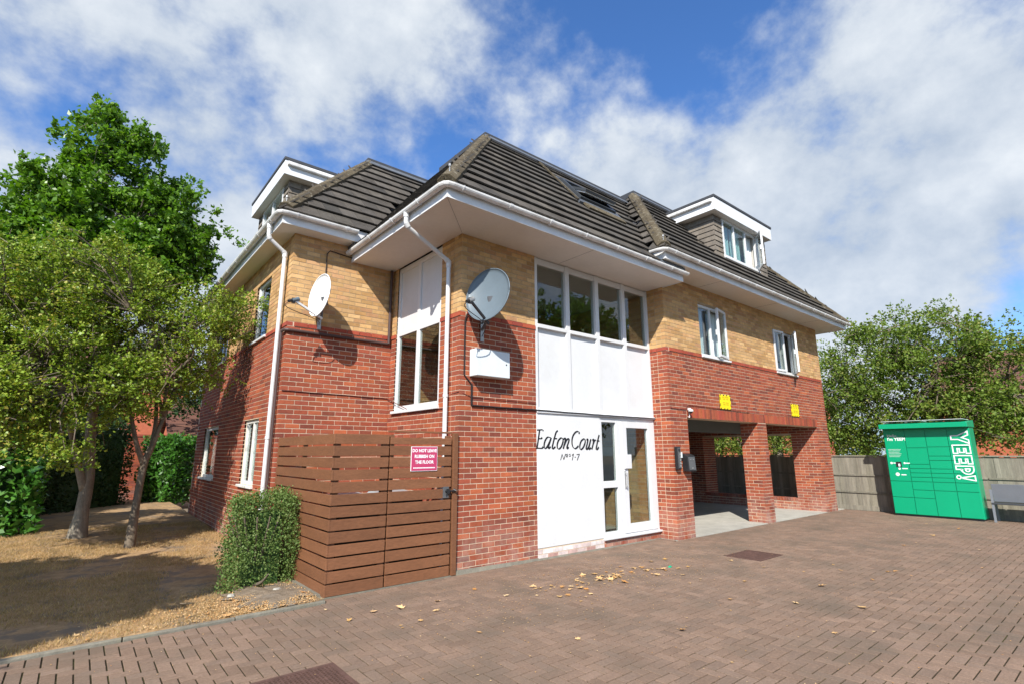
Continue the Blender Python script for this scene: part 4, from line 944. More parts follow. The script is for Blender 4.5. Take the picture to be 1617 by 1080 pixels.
while xx < SX1 - .04: wdt = random.uniform(.008, .02); mb.box(xx, xx + wdt, 6.3008, 6.3018, 1.435, 1.45); xx += wdt + .0035
mb.build('small_print', sg)

# ------------------------------------------------------------------ satellite dishes
def dish(loc, nrm, a, b, m, arm_m, label, wall_pt, lnb_off, wall_n):
    t = empty('satellite_dish', loc, label, 'satellite dish'); n = Vector(nrm).normalized(); c = Vector(loc)
    sx_ = Vector((0, 0, 1)).cross(n).normalized(); up = n.cross(sx_).normalized()
    mb = MB().use(m); rings = 8; seg = 40; V = []
    def pt(r_, th, off=0): return c + sx_ * (a * r_ * math.cos(th)) + up * (b * r_ * math.sin(th)) + n * (.075 * (r_ * r_ - 1) + off)
    for side, off in ((0, .0), (1, -.006)):
        for i in range(rings + 1):
            for k in range(seg): V.append(pt(i / rings, 2 * math.pi * k / seg, off))
    mb.v = [tuple(v) for v in V]; n0 = (rings + 1) * seg
    for side in (0, 1):
        for i in range(rings):
            for k in range(seg):
                j = (k + 1) % seg; q = [side * n0 + i * seg + k, side * n0 + i * seg + j, side * n0 + (i + 1) * seg + j, side * n0 + (i + 1) * seg + k]
                mb.f.append(tuple(q if side else q[::-1])); mb.m.append(0); mb.r.append(0)
    for k in range(seg):
        j = (k + 1) % seg; mb.f.append((rings * seg + k, rings * seg + j, n0 + rings * seg + j, n0 + rings * seg + k)); mb.m.append(0); mb.r.append(0)
    mb.build('reflector', t, smooth=True)
    mb = MB().use(m); mb.tube([pt(1.0, 2 * math.pi * k / seg) for k in range(seg + 1)], .009, 6); mb.build('rim', t, smooth=True)
    foot = pt(1.0, -math.pi / 2, -.01); lnb = foot + n * lnb_off + up * (lnb_off * .30)
    mb = MB().use(arm_m); mb.bar(foot - n * .12 , lnb, .028, .034); mb.build('arm', t)
    mb = MB().use('grey_dish' if m == 'white_dish' else 'zinc'); aim = (c - lnb).normalized(); mb.tube([lnb - aim * .03, lnb + aim * .05, lnb + aim * .085], [.028, .034, .036], 12); mb.use('black_plastic'); mb.tube([lnb - aim * .1, lnb - aim * .031], .022, 8); mb.box(lnb.x - .03, lnb.x + .02, lnb.y - .02, lnb.y + .02, lnb.z - .05, lnb.z + .03); mb.build('receiver_head', t)
    mb = MB().use('metal_grey'); bk = c - n * .09 - up * b * .35; wp = Vector(wall_pt)
    mb.tube([c - n * .088, bk - n * .05], .05, 10); mb.tube([bk, Vector((bk.x, bk.y, bk.z - .22))], .02, 8); mb.bar(Vector((bk.x, bk.y, bk.z - .15)), wp, .03, .03); mb.bar(Vector((bk.x, bk.y, bk.z - .02)), wp + Vector((0, 0, .1)), .02, .02); mb.build('bracket', t)
    mb = MB().use('zinc'); w_ = Vector(wall_n); s2 = Vector((0, 0, 1)).cross(w_); mb.bar(wp + w_ * .006 + Vector((0, 0, -.18)), wp + w_ * .006 + Vector((0, 0, .16)), .06, .008, up=(s2.cross(Vector((0, 0, 1)))) if False else (w_.x, w_.y, 0)); mb.build('wall_plate', t)
    ca = MB().use('cable'); q = [lnb - aim * .09, lnb - aim * .1 - up * .1, foot - n * .02 - up * .05, wp + w_ * .01 + Vector((0, 0, -.1))]; ca.tube(catmull(q, 5), .006, 5); ca.build('cable', t)
    return t
dish((2.72, 8.24, 4.16), (-.93, -.25, .12), .27, .37, 'white_dish', 'white_dish', 'small white satellite dish facing left on buff brickwork', (2.88, 8.63, 3.86), .42, (0, -1, 0))
dish((4.42, 5.92, 3.95), (-.92, -.36, .20), .375, .43, 'grey_dish', 'black_plastic', 'large grey satellite dish above white cabinet on brick pier', (4.62, 6.325, 3.50), .42, (0, -1, 0))

# utility cabinet
t = empty('utility_box', (4.72, 6.33, 2.74), 'white metal utility cabinet on red brick pier below the grey dish', 'cabinet')
mb = MB().use('utility_white'); mb.box(4.395, 5.045, 6.16, 6.326, 2.76, 3.17); mb.build('body', t, bevel=.008)
mb = MB().use('utility_white'); mb.box(4.402, 5.038, 6.150, 6.159, 2.767, 3.163); mb.build('door', t, bevel=.004)
mb = MB().use('black_plastic'); mb.tube([(4.97, 6.148, 2.97), (4.97, 6.153, 2.97)], .013, 10); mb.build('lock', t)

# intercom, post box, security light on the right-hand pier
t = empty('intercom', (9.09, 5.94, 1.30), 'slim dark door intercom with pale keypad beside the drive-in opening', 'intercom')
mb = MB().use('black_plastic'); mb.box(9.03, 9.155, 5.87, 5.935, 1.31, 1.75); mb.build('housing', t, bevel=.008)
mb = MB().use('metal_grey'); mb.box(9.045, 9.14, 5.865, 5.869, 1.34, 1.73); mb.build('plate', t)
for i in range(5): mb = MB().use('keypad'); mb.box(9.10, 9.135, 5.859, 5.864, 1.36 + i * .055, 1.40 + i * .055); mb.build('button', t)
mb = MB().use('black_plastic'); mb.tube([(9.09, 5.862, 1.68), (9.09, 5.868, 1.68)], .03, 14); mb.build('camera_lens', t)
t = empty('small_switch_box', (9.235, 5.94, 1.5), 'tiny white box between the intercom and the black post box', 'box')
mb = MB().use('utility_white'); mb.box(9.215, 9.255, 5.90, 5.935, 1.53, 1.64); mb.build('cover', t, bevel=.005)
t = empty('post_box', (9.44, 5.93, 1.27), 'dark grey wall post box beside the drive-in opening', 'post box')
mb = MB().use('black_plastic'); mb.hull([(9.29, 5.80, 1.27), (9.56, 5.80, 1.27), (9.56, 5.935, 1.27), (9.29, 5.935, 1.27)], [(9.29, 5.82, 1.57), (9.56, 5.82, 1.57), (9.56, 5.935, 1.62), (9.29, 5.935, 1.62)]); mb.build('body', t, bevel=.006)
mb = MB().use('metal_grey'); mb.hull([(9.315, 5.797, 1.30), (9.535, 5.797, 1.30), (9.535, 5.803, 1.30), (9.315, 5.803, 1.30)], [(9.315, 5.813, 1.55), (9.535, 5.813, 1.55), (9.535, 5.822, 1.55), (9.315, 5.822, 1.55)]); mb.build('door', t)
mb = MB().use('keypad'); mb.box(9.36, 9.385, 5.797, 5.803, 1.49, 1.505); mb.box(9.455, 9.48, 5.797, 5.803, 1.49, 1.505); mb.box(9.40, 9.44, 5.792, 5.798, 1.325, 1.345); mb.build('slots', t)
t = empty('security_camera', (9.62, 5.92, 2.43), 'small white security camera at the corner of the first opening', 'security camera')
mb = MB().use('upvc'); mb.tube([(9.62, 5.87, 2.50), (9.62, 5.87, 2.46)], [.045, .05], 12); mb.box(9.60, 9.64, 5.87, 5.93, 2.49, 2.53); mb.build('housing', t)
mb = MB().use('black_plastic'); mb.tube([(9.62, 5.87, 2.459), (9.62, 5.87, 2.42)], [.042, .02], 12); mb.build('dome', t)
mb = MB().use('upvc'); mb.tube(catmull([(9.62, 5.925, 2.49), (9.64, 5.92, 2.40), (9.63, 5.92, 2.34), (9.60, 5.93, 2.36)], 5), .008, 6); mb.build('cable', t)
# yellow notices
for (x0, z0, lab) in ((10.93, 2.585, 'yellow notice with black dashed border above the first drive-in opening'), (14.62, 2.575, 'yellow notice with black dashed border above the second drive-in opening')):
    wx, hz = .47, .33; t = empty('yellow_notice', (x0 + wx / 2, 5.94, z0), lab, 'sign', 'yellow notices over the drive-in openings')
    # wavy plate outline
    mb = MB().use('sign_yellow'); mb.box(x0, x0 + wx, 5.926, 5.936, z0, z0 + hz); mb.build('plate', t, bevel=.004)
    mb = MB().use('sign_black')
    yy = 5.9245
    for fx in (.05, .36, .64, .95):
        for zz_, s in ((z0 + hz - .03, 1), (z0 + .002, -1)): mb.hull([(x0 + fx * wx - .03, yy, zz_), (x0 + fx * wx + .02, yy, zz_), (x0 + fx * wx + .02, yy + .002, zz_), (x0 + fx * wx - .03, yy + .002, zz_)], [(x0 + fx * wx - .01 * s, yy, zz_ + .028), (x0 + fx * wx + .03, yy, zz_ + .028), (x0 + fx * wx + .03, yy + .002, zz_ + .028), (x0 + fx * wx - .01 * s, yy + .002, zz_ + .028)])
    for fz in (.18, .62):
        for xa in (x0, x0 + wx - .022): mb.box(xa, xa + .022, yy, yy + .002, z0 + fz * hz, z0 + (fz + .2) * hz)
    mb.build('border', t)
    mb = MB().use('sign_ink')
    for row, parts in enumerate(((.22, .42, .5, .78), (.28, .48, .60, .72), (), (.25, .42, .52, .76), (.27, .46, .56, .74))):
        for a, b in zip(parts[::2], parts[1::2]):
            xx = a
            while xx < b: mb.box(x0 + xx * wx, x0 + (xx + .035) * wx, 5.9245, 5.9255, z0 + hz * (.78 - row * .125), z0 + hz * (.78 - row * .125) + .024); xx += .055
    mb.build('print', t)

# ------------------------------------------------------------------ parcel locker
lk = empty('parcel_locker', (17.2, 3.66, 0), 'bright green parcel locker with white lettering in front of the fence', 'parcel locker')
LX, LY0, LY1, LZ = 16.95, 2.76, 4.57, 2.26
mb = MB().use('locker_green'); mb.box(LX + .02, 17.50, LY0, LY1, .04, LZ); mb.build('body', lk, bevel=.01)
mb = MB().use('locker_green'); mb.hull([(LX - .22, LY0 - .02, 2.24), (17.52, LY0 - .02, 2.24), (17.52, LY1 + .02, 2.24), (LX - .22, LY1 + .02, 2.24)], [(LX - .22, LY0 - .02, 2.36), (17.52, LY0 - .02, 2.42), (17.52, LY1 + .02, 2.42), (LX - .22, LY1 + .02, 2.36)]); mb.build('canopy', lk, bevel=.008)
mb = MB().use('utility_white'); mb.box(LX - .20, 17.45, LY0 + .05, LY0 + .86, 2.43, 2.44); mb.box(LX - .20, 17.45, LY0 + .92, LY1 - .05, 2.43, 2.44); mb.build('solar_panel', lk)
mb = MB().use('bench_dark'); mb.box(LX + .05, 17.45, LY0 + .03, LY1 - .03, 0, .04); mb.build('plinth', lk)
def ldoor(ya, yb, za, zb, name='locker_door'):
    mb = MB().use('locker_green'); mb.box(LX, LX + .019, ya + .006, yb - .006, za + .006, zb - .006); mb.build(name, lk, bevel=.003)
c = (LY1 - .01, 4.09, 3.65, 3.20, LY0 + .01)
for zs_ in ((.05, .47, .88, 2.22),):
    for a, b in zip(zs_[:-1], zs_[1:]): ldoor(c[1], c[0], a, b)
zs_ = (.05, .47, .67, .88, .99, 1.10, 1.21, 1.32, 1.74, 2.22)
for a, b in zip(zs_[:-1], zs_[1:]): ldoor(c[2], c[1], a, b)
zs_ = (.05, .67, .88, .99, 1.10, 1.21, 1.42, 1.53, 1.76, 2.22)
for a, b in zip(zs_[:-1], zs_[1:]): ldoor(c[3], c[2], a, b)
zs_ = (.05, .67, .88, 1.10, 1.42, 1.76, 2.22)
for a, b in zip(zs_[:-1], zs_[1:]): ldoor(c[4], c[3], a, b)
mb = MB().use('black_plastic'); mb.box(LX - .012, LX - .001, 4.25, 4.37, 1.25, 1.38); mb.use('sign_white'); mb.box(LX - .018, LX - .012, 4.28, 4.32, 1.26, 1.33); mb.build('touch_screen', lk)
def ldisc(y, z, r_): m = MB().use('sign_white'); m.tube([(LX - .004, y, z), (LX - .0012, y, z)], r_, 14); m.build('round_mark', lk)
ldisc(4.47, 1.345, .028); ldisc(4.18, 1.345, .024); ldisc(4.31, 1.20, .026); ldisc(4.37, 1.055, .045)
for y0_, z_, l_ in ((4.43, 1.345, .09), (4.15, 1.345, .08), (4.25, 1.205, .12), (4.29, 1.045, .11)): mb = MB().use('sign_white'); mb.box(LX - .003, LX - .0012, y0_ - l_, y0_, z_ - .012, z_ + .012); mb.build('printed_line', lk)
for i in range(6): mb = MB().use('sign_white'); mb.box(LX - .003, LX - .0012, 4.22 + .02 * (i % 3), 4.50, 1.70 - i * .038, 1.706 - i * .038); mb.build('printed_line', lk)
LP = lambda a, b, y, z: (LX - .0025, y - a, z + b)
text('Hello,', .10, lambda a, b: LP(a, b, 4.49, 2.06), 'sign_white', lk, align='LEFT')
text("I'm YEEP!", .105, lambda a, b: LP(a, b, 4.49, 1.965), 'sign_white', lk, align='LEFT', bold=.003)
# the big outlined word reads downwards; (s, t): s down the cabinet, t from letter foot (left) to top (right)
def outl(mb, paths, wd, zz0, xoff):
    for pi_, (pts, closed) in enumerate(paths):
        P = [Vector(p) for p in pts]; n = len(P); L, Rr = [], []
        for i in range(n):
            a = P[i - 1] if (i or closed) else None; b = P[(i + 1) % n] if (i < n - 1 or closed) else None
            d1 = (P[i] - a).normalized() if a is not None else None; d2 = (b - P[i]).normalized() if b is not None else None
            d1 = d1 or d2; d2 = d2 or d1; n1 = Vector((-d1.y, d1.x)); n2 = Vector((-d2.y, d2.x)); mm_ = (n1 + n2).normalized(); k_ = wd / 2 / max(.35, mm_.dot(n1)); L.append(P[i] + mm_ * k_); Rr.append(P[i] - mm_ * k_)
        for i in range(n if closed else n - 1):
            j = (i + 1) % n; xo = LX - .003 - xoff - .0004 * pi_
            mb.poly([(xo, 3.135 - q.y, zz0 - q.x) for q in (L[i], L[j], Rr[j], Rr[i])])
H_ = .335
def Epath(s0): # letter E outline: spine at s0 (upper side), arms at foot, middle, top
    w_ = .20; return [(s0, 0), (s0 + w_, 0), (s0 + w_, .085), (s0 + .085, .085), (s0 + .085, .125), (s0 + w_ * .9, .125), (s0 + w_ * .9, .21), (s0 + .085, .21), (s0 + .085, .25), (s0 + w_, .25), (s0 + w_, H_), (s0, H_)]
mb = MB().use('sign_white'); paths = []
paths.append(([(0.06, 0), (.15, 0), (.15, .13), (.25, H_), (.165, H_), (.105, .21), (.045, H_), (-.045, H_), (.06, .13)], True))
paths.append((Epath(.29), True)); paths.append((Epath(.545), True))
bow = [(.80, H_), (.80, 0), (.88, 0), (.88, .10)] + [(.88 + .115 * math.sin(t), .217 - .117 * math.cos(t)) for t in [i * math.pi / 8 for i in range(0, 9)]]
paths.append((bow, True)); paths.append(([(.865, .175)] + [(.885 + .045 * math.sin(t), .217 - .042 * math.cos(t)) for t in [i * math.pi / 6 for i in range(1, 6)]] + [(.865, .262)], True))
paths.append(([(1.075, .10), (1.095, .10), (1.145, H_), (1.03, H_)], True))
for pth in paths: mb = MB().use('sign_white'); outl(mb, [pth], .026, 2.09, .0008 * (pth is paths[4])); mb.build('letter', lk)
mb = MB().use('sign_white'); mb.tube([(LX - .005, 3.11, 1.02), (LX - .0012, 3.11, 1.02)], .052, 18); mb.use('locker_green'); mb.tube([(LX - .006, 3.11, 1.02), (LX - .0052, 3.11, 1.02)], .028, 14); mb.build('letter', lk)

# ------------------------------------------------------------------ bench
bn = empty('bench', (17.2, 1.7, 0), 'grey metal bench with panelled back beside the green locker', 'bench')
for ya, yb in ((1.98, 2.56), (1.38, 1.95), (.78, 1.35)):
    mb = MB().use('bench_grey'); mb.hull([(17.10, ya, .47), (17.13, ya, .47), (17.13, yb, .47), (17.10, yb, .47)], [(17.02, ya, .88), (17.05, ya, .88), (17.05, yb, .88), (17.02, yb, .88)]); mb.build('back_panel', bn, bevel=.004)
mb = MB().use('bench_dark'); mb.box(16.98, 17.42, .75, 2.60, .41, .45); mb.build('seat', bn, bevel=.005)
for y in (2.58, 1.65, .78):
    mb = MB().use('bench_grey'); mb.bar((16.98, y, 0), (17.04, y, .75), .045, .045, up=(0, 1, 0)); mb.build('leg', bn); mb = MB().use('bench_grey'); mb.bar((17.40, y, 0), (17.36, y, .41), .045, .045, up=(0, 1, 0)); mb.build('leg', bn)

# ------------------------------------------------------------------ fence
fn = empty('board_fence', (17.62, 8, 0), 'weathered grey close-boarded timber fence behind the locker', 'fence')
FX, FT = 17.62, 1.52; y = -1.0
me_b = None
while y < 15.5:
    mb = MB().use('fence_wood'); hgt = FT - .02 + random.uniform(-.012, .012); w_ = .115
    mb.hull([(FX, y, .06), (FX, y + w_, .06), (FX + .008, y + w_, .06), (FX + .020, y, .06)], [(FX - .002, y, hgt), (FX - .002, y + w_, hgt), (FX + .008, y + w_, hgt), (FX + .020, y, hgt)], 0)
    mb.build('board', fn); y += .103
yy = -1.0; n = 0
while yy < 15.5:
    for z in (.50, .98):
        mb = MB().use('fence_wood'); mb.box(FX - .030, FX - .003, yy + .01, yy + 1.82, z - .022, z + .022); mb.build('rail', fn)
    mb = MB().use('fence_wood'); mb.box(FX - .035, FX + .045, yy + .01, yy + 1.82, FT - .01, FT + .022); mb.build('capping', fn)
    mb = MB().use('fence_wood'); mb.box(FX - .028, FX + .0, yy + .01, yy + 1.82, .0, .13); mb.build('gravel_board', fn)
    mb = MB().use('fence_wood'); mb.box(FX + .025, FX + .115, yy - .045, yy + .045, 0, FT + .0); mb.build('post', fn)
    yy += 1.83

# ------------------------------------------------------------------ grates and covers in the paving
t = empty('drain_grate', ((GR[0] + GR[1]) / 2, (GR[2] + GR[3]) / 2, 0), 'rusty brown slotted drain grate set in paving nearest the camera', 'drain grate')
mb = MB().use('pit'); mb.box(GR[0], GR[1], GR[2], GR[3], -.09, -.035); mb.build('pit', t)
mb = MB().use('rust'); g = GR
for a, b, c_, d in ((g[0], g[1], g[2], g[2] + .035), (g[0], g[1], g[3] - .035, g[3]), (g[0], g[0] + .035, g[2] + .035, g[3] - .035), (g[1] - .035, g[1], g[2] + .035, g[3] - .035)): mb.box(a, b, c_, d, -.05, .003)
mb.build('frame', t)
mb = MB().use('rust'); x = g[0] + .06
while x < g[1] - .04: mb.box(x, x + .010, g[2] + .035, g[3] - .035, -.03, -.001); x += .030
y = g[2] + .065
while y < g[3] - .04: mb.box(g[0] + .035, g[1] - .035, y, y + .010, -.028, -.0005); y += .034
mb.build('grid_bars', t, kind='stuff')
t = empty('access_cover', (8.7, 4.37, 0), 'rusty rectangular metal access cover in paving before the entrance', 'access cover')
mb = MB().use('rust'); g = AC
for a, b, c_, d in ((g[0], g[1], g[2], g[2] + .03), (g[0], g[1], g[3] - .03, g[3]), (g[0], g[0] + .03, g[2] + .03, g[3] - .03), (g[1] - .03, g[1], g[2] + .03, g[3] - .03)): mb.box(a, b, c_, d, -.04, .003)
mb.build('frame', t)
mb = MB().use('rust'); mb.box(g[0] + .035, g[1] - .035, g[2] + .035, g[3] - .035, -.04, -.003); mb.build('lid', t)
mb = MB().use('rust')
for i in range(18):
    for j in range(12): mb.box(g[0] + .06 + i * .039, g[0] + .08 + i * .039, g[2] + .06 + j * .04, g[2] + .08 + j * .04, -.0031, .0005)
mb.build('tread_studs', t, kind='stuff')

# ------------------------------------------------------------------ fallen leaves
def leaf_mesh(seed):
    r_ = random.Random(seed); pts = []; lob = [(0, 1.0), (22, .50), (48, .88), (72, .42), (100, .70), (135, .36), (165, .32), (180, .1)]
    full = [(a, d) for a, d in lob] + [(360 - a, d) for a, d in lob[-2:0:-1]]
    cup = r_.uniform(.15, .55); V = [(0, 0, .004)]
    for a, d in full:
        d *= r_.uniform(.85, 1.12); x, y = math.sin(R(a)) * d, math.cos(R(a)) * d
        V.append((x * .055, y * .055, .004 + cup * .03 * (d * d) * (1 if r_.random() > .3 else .2) + r_.uniform(0, .006)))
    F = [(0, i + 1, (i + 1) % len(full) + 1) for i in range(len(full))]
    k = len(V); V += [(-.002, -.01, .003), (.002, -.01, .003), (.004, -.085, .012)]; F.append((k, k + 1, k + 2))
    me = bpy.data.meshes.new('fallen_leaf'); me.from_pydata(V, [], F); me.materials.append(MAT['dry_leaf'])
    return me
LM = [leaf_mesh(i) for i in range(9)]
PX = [(1.46, 6.02), (1.3, 4.9), (2.6, 5.7), (.9, 5.3)]
spots = [(3.72, 4.93), (3.42, 4.87), (2.05, 5.6), (3.2, 5.35), (4.3, 4.9), (4.9, 5.9), (5.3, 5.8)]
def add_leaf(x, y, s, i):
    o = bpy.data.objects.new('fallen_leaf', LM[i % 9]); col.objects.link(o); z = .004 if y < 6.1 else lawn_z(x, y) + .01
    o.location = (x, y, z); o.rotation_euler = (random.uniform(-.15, .15), random.uniform(-.15, .15), random.uniform(0, 6.28)); o.scale = (s, s, s)
    return o
i = 0
for x, y, n, sp, lab in ((5.3, 4.85, 58, .62, 'dry tan leaf in the drift of leaves before the entrance'), (6.2, 4.8, 34, .8, 'dry tan leaf scattered on paving near the entrance'), (2.9, 5.2, 12, .9, 'dry tan leaf on paving before the bin store'), (6.6, 3.1, 26, 1.9, 'dry tan leaf scattered on the open paving'), (12.0, 3.4, 14, 2.4, 'dry tan leaf far out on the paving'), (1.9, 6.7, 16, .55, 'dry tan leaf on soil beside the kerb'), (.6, 6.35, 12, .9, 'dry tan leaf on dry lawn edge')):
    for _ in range(n):
        xx, yy_ = random.gauss(x, sp), random.gauss(y, sp * (.35 if sp > .6 else .5))
        if yy_ > 6.05 and lab.find('paving') > 0: yy_ = 5.9 - random.random()
        if 'soil' in lab or 'lawn' in lab:
            xx = min(xx, 2.3); yy_ = max(6.25, yy_)
        if not seen((xx, yy_, 0), 5): continue
        if GR[0] < xx < GR[1] and GR[2] < yy_ < GR[3]: continue
        o = add_leaf(xx, yy_, random.choice((.4, .5, .6, .8, 1.0, 1.35)), i); i += 1
        tag(o, lab, 'leaf', 'fallen leaves: ' + lab.split(' leaf ')[1])
mb = MB().use('green_bit'); o = MB(); o.use('green_bit'); o.hull([(6.86, 4.70, .002), (6.93, 4.72, .002), (6.92, 4.76, .002), (6.86, 4.75, .002)], [(6.87, 4.71, .03), (6.91, 4.72, .018), (6.91, 4.745, .02), (6.87, 4.74, .012)]); o = o.build('litter'); tag(o, 'scrap of green plastic litter on paving near the entrance', 'litter'); at_base(o, (6.9, 4.73, 0))
# tiny bits of debris
mb = MB().use('dry_leaf')
for _ in range(1700):
    if random.random() < .6: x, y = random.gauss(5.6, 1.3), random.gauss(4.9, .55)
    else: x, y = random.uniform(0, 13), random.uniform(1, 5.9)
    if y > 5.95 or not seen((x, y, 0), 5): continue
    s = random.uniform(.004, .012); a = random.uniform(0, 3); c_, d = math.cos(a) * s, math.sin(a) * s
    mb.poly([(x - c_, y - d, .006), (x + d * .6, y - c_ * .6, .009), (x + c_, y + d, .006), (x - d * .6, y + c_ * .6, .010)], random.random())
tag(mb.build('leaf_debris'), 'fine crumbs of dry leaf strewn over the paving', 'debris', kind='stuff')
mb = MB().use('dry_leaf')
for _ in range(2600):
    x, y = random.gauss(1.75, .55), 6.2 + abs(random.gauss(.35, .45))
    if x > 2.36: continue
    s = random.uniform(.004, .016); a = random.uniform(0, 3); c_, d = math.cos(a) * s, math.sin(a) * s; z = lawn_z(x, y) + .016
    mb.poly([(x - c_, y - d, z), (x + d * .6, y - c_ * .6, z + .006), (x + c_, y + d, z + .002), (x - d * .6, y + c_ * .6, z + .008)], random.random())
tag(mb.build('leaf_litter'), 'crumbled brown leaf litter on the bare soil by the shrub', 'leaf litter', kind='stuff')
# sticks and stones in the soil by the shrub
for i, (x, y, s, lab) in enumerate(((1.58, 7.0, .045, 'pale stone left of the shrub foot'), (2.06, 6.95, .055, 'flat pale stone below the shrub'))):
    mb = MB().use('concrete'); n = 7; ring = [(x + s * math.cos(k * .9) * random.uniform(.8, 1.2), y + s * .6 * math.sin(k * .9), .03) for k in range(n)]
    mb.hull(ring, [(x + (a - x) * .7, y + (b - y) * .7, .055) for a, b, _ in ring]); o = mb.build('stone'); tag(o, lab, 'stone'); at_base(o, (x, y, .02))

# ------------------------------------------------------------------ foliage
def quads(name, C, A, B, L, Wd, m, parent=None, fold=.25):
    """leaf faces: centre C, along A, across B; each leaf is a folded rhomb"""
    n = len(C); L = L[:, None]; Wd = Wd[:, None]; Nn = np.cross(A, B)
    v0 = C - A * L * .5; v1 = C + B * Wd * .5 + Nn * Wd * fold - A * L * .05; v2 = C + A * L * .5; v3 = C - B * Wd * .5 + Nn * Wd * fold - A * L * .05
    V = np.stack([v0, v1, v2, v3], 1).reshape(-1, 3)
    if parent is not None: V = V - np.array(worigin(parent))
    me = bpy.data.meshes.new(name); me.vertices.add(len(V)); me.vertices.foreach_set('co', V.astype(np.float32).ravel())
    me.loops.add(n * 4); me.loops.foreach_set('vertex_index', np.arange(n * 4, dtype=np.int32))
    me.polygons.add(n); me.polygons.foreach_set('loop_start', np.arange(0, n * 4, 4, dtype=np.int32)); me.polygons.foreach_set('loop_total', np.full(n, 4, dtype=np.int32))
    a = me.attributes.new('rnd', 'FLOAT', 'FACE'); me.materials.append(MAT[m])
    clump = np.array([noise.noise(Vector(c * .9)) for c in C[::8]]).repeat(8)[:n] if n > 8 else np.zeros(n)
    a.data.foreach_set('value', np.clip(rng.random(n) * .75 + .12 + clump[:n] * .25, 0.01, .99).astype(np.float32)); me.update(calc_edges=True)
    o = bpy.data.objects.new(name, me); col.objects.link(o)
    if parent is not None: o.parent = parent
    return o
def unit(v): return v / np.maximum(1e-6, np.linalg.norm(v, axis=-1, keepdims=True))
def sprays(blobs, n_sp, per, length, leaf, up=.25, shell=.45, droop=.0, spread=.10, seed=1, clumps=0, cr_=.3):
    """twig sprays scattered through ellipsoids, more in the outer shell; returns leaves and twig lines"""
    g = np.random.default_rng(seed); vols = np.array([b[3] * b[4] * b[5] for b in blobs]); wv = vols ** .62; pick = g.choice(len(blobs), n_sp, p=wv / wv.sum())
    Bc = np.array([b[:3] for b in blobs])[pick]; Br = np.array([b[3:6] for b in blobs])[pick]
    d = unit(g.normal(size=(n_sp, 3))); rr = shell + (1 - shell) * g.random(n_sp) ** .6
    lump = np.array([noise.noise(Vector((x[0] * 2.3 + b[0], x[1] * 2.3 + b[1], x[2] * 2.3))) for x, b in zip(d, Bc)])
    rr = rr * (1 + .38 * lump)
    P = Bc + d * Br * rr[:, None]
    D = unit(d * Br + g.normal(size=(n_sp, 3)) * .45 * Br.mean() + np.array([0, 0, up * Br.mean()]))
    if clumps:   # boughs: sprays gather round fewer centres, with gaps between
        ci = g.integers(0, clumps, n_sp); sz = g.uniform(.6, 1.35, clumps)[ci][:, None]
        P = P[:clumps][ci] + g.normal(size=(n_sp, 3)) * sz * cr_ * np.array([1, 1, .55]) ; D = unit(D[:clumps][ci] + g.normal(size=(n_sp, 3)) * .55)
    Ls = length * g.uniform(.5, 1.3, n_sp)
    T = np.repeat(np.arange(n_sp), per); t = g.random(len(T)); C = P[T] + D[T] * (t * Ls[T])[:, None] + g.normal(size=(len(T), 3)) * spread * (1.15 - t[:, None]) + np.array([0, 0, -droop]) * (t ** 2)[:, None]
    A = unit(D[T] * .6 + g.normal(size=(len(T), 3)) * .7 + np.array([0, 0, -droop * 2])); B = unit(np.cross(A, unit(g.normal(size=(len(T), 3)) * .8 + np.array([0, 0, 1.0]))))
    s = leaf * g.uniform(.6, 1.3, len(T))
    return C, A, B, s, P, D, Ls
def tree(name, base, label, cat, trunk, limbs, blobs, n_sp, per, length, leaf, lm, bm, ratio=.6, group=None, seed=1, up=.25, shell=.45, droop=0, spread=.1, twigs=.35, tr=.008, clumps=0, cr_=.3):
    t = empty(name, base, label, cat, group)
    mb = MB().use(bm); mb.tube(catmull(trunk[0], 5), list(np.interp(np.linspace(0, 1, (len(trunk[0]) - 1) * 5 + 1), np.linspace(0, 1, len(trunk[1])), trunk[1])), 14); mb.build('trunk', t, smooth=True)
    for pts, rad in limbs:
        mb = MB().use(bm); P = catmull(pts, 5) if len(pts) > 2 else [Vector(p) for p in pts]; mb.tube(P, list(np.interp(np.linspace(0, 1, len(P)), [0, 1], rad)), 8); mb.build('limb', t, smooth=True)
    C, A, B, s, P, D, Ls = sprays(blobs, n_sp, per, length, leaf, up, shell, droop, spread, seed, clumps, cr_)
    quads('crown', C, A, B, s, s * ratio, lm, t)
    if twigs:
        mb = MB().use(bm); k = int(len(P) * twigs); tops = [Vector(p) for q in limbs for p in [q[0][-1], q[0][len(q[0]) // 2]]] + [Vector(trunk[0][-1])]
        for i in range(k):
            p = Vector(P[i]); e = p + Vector(D[i]) * Ls[i] * .9
            mb.tube([p - Vector(D[i]) * .25, p, e], [tr, tr * .8, tr * .3], 3, cap=False)
            if i % 6 == 0:
                q = min(tops, key=lambda a: (a - p).length); m_ = q.lerp(p, .5) + Vector((random.uniform(-.15, .15), random.uniform(-.15, .15), random.uniform(0, .2))); mb.tube([q, m_, p], [tr * 3, tr * 2.2, tr], 4, cap=False)
        mb.build('twigs', t, kind='stuff')
    return t
def limbset(root, targets, r0, wob=.25, rng_=random):
    out = []
    for tg in targets:
        a, b = Vector(root), Vector(tg); m1 = a.lerp(b, .35) + Vector((rng_.uniform(-wob, wob), rng_.uniform(-wob, wob), wob * .6)); m2 = a.lerp(b, .7) + Vector((rng_.uniform(-wob, wob), rng_.uniform(-wob, wob), wob * .4)); out.append(([tuple(a), tuple(m1), tuple(m2), tuple(b)], (r0, r0 * .3)))
    return out
zt_ = lawn_z(.21, 12.82)
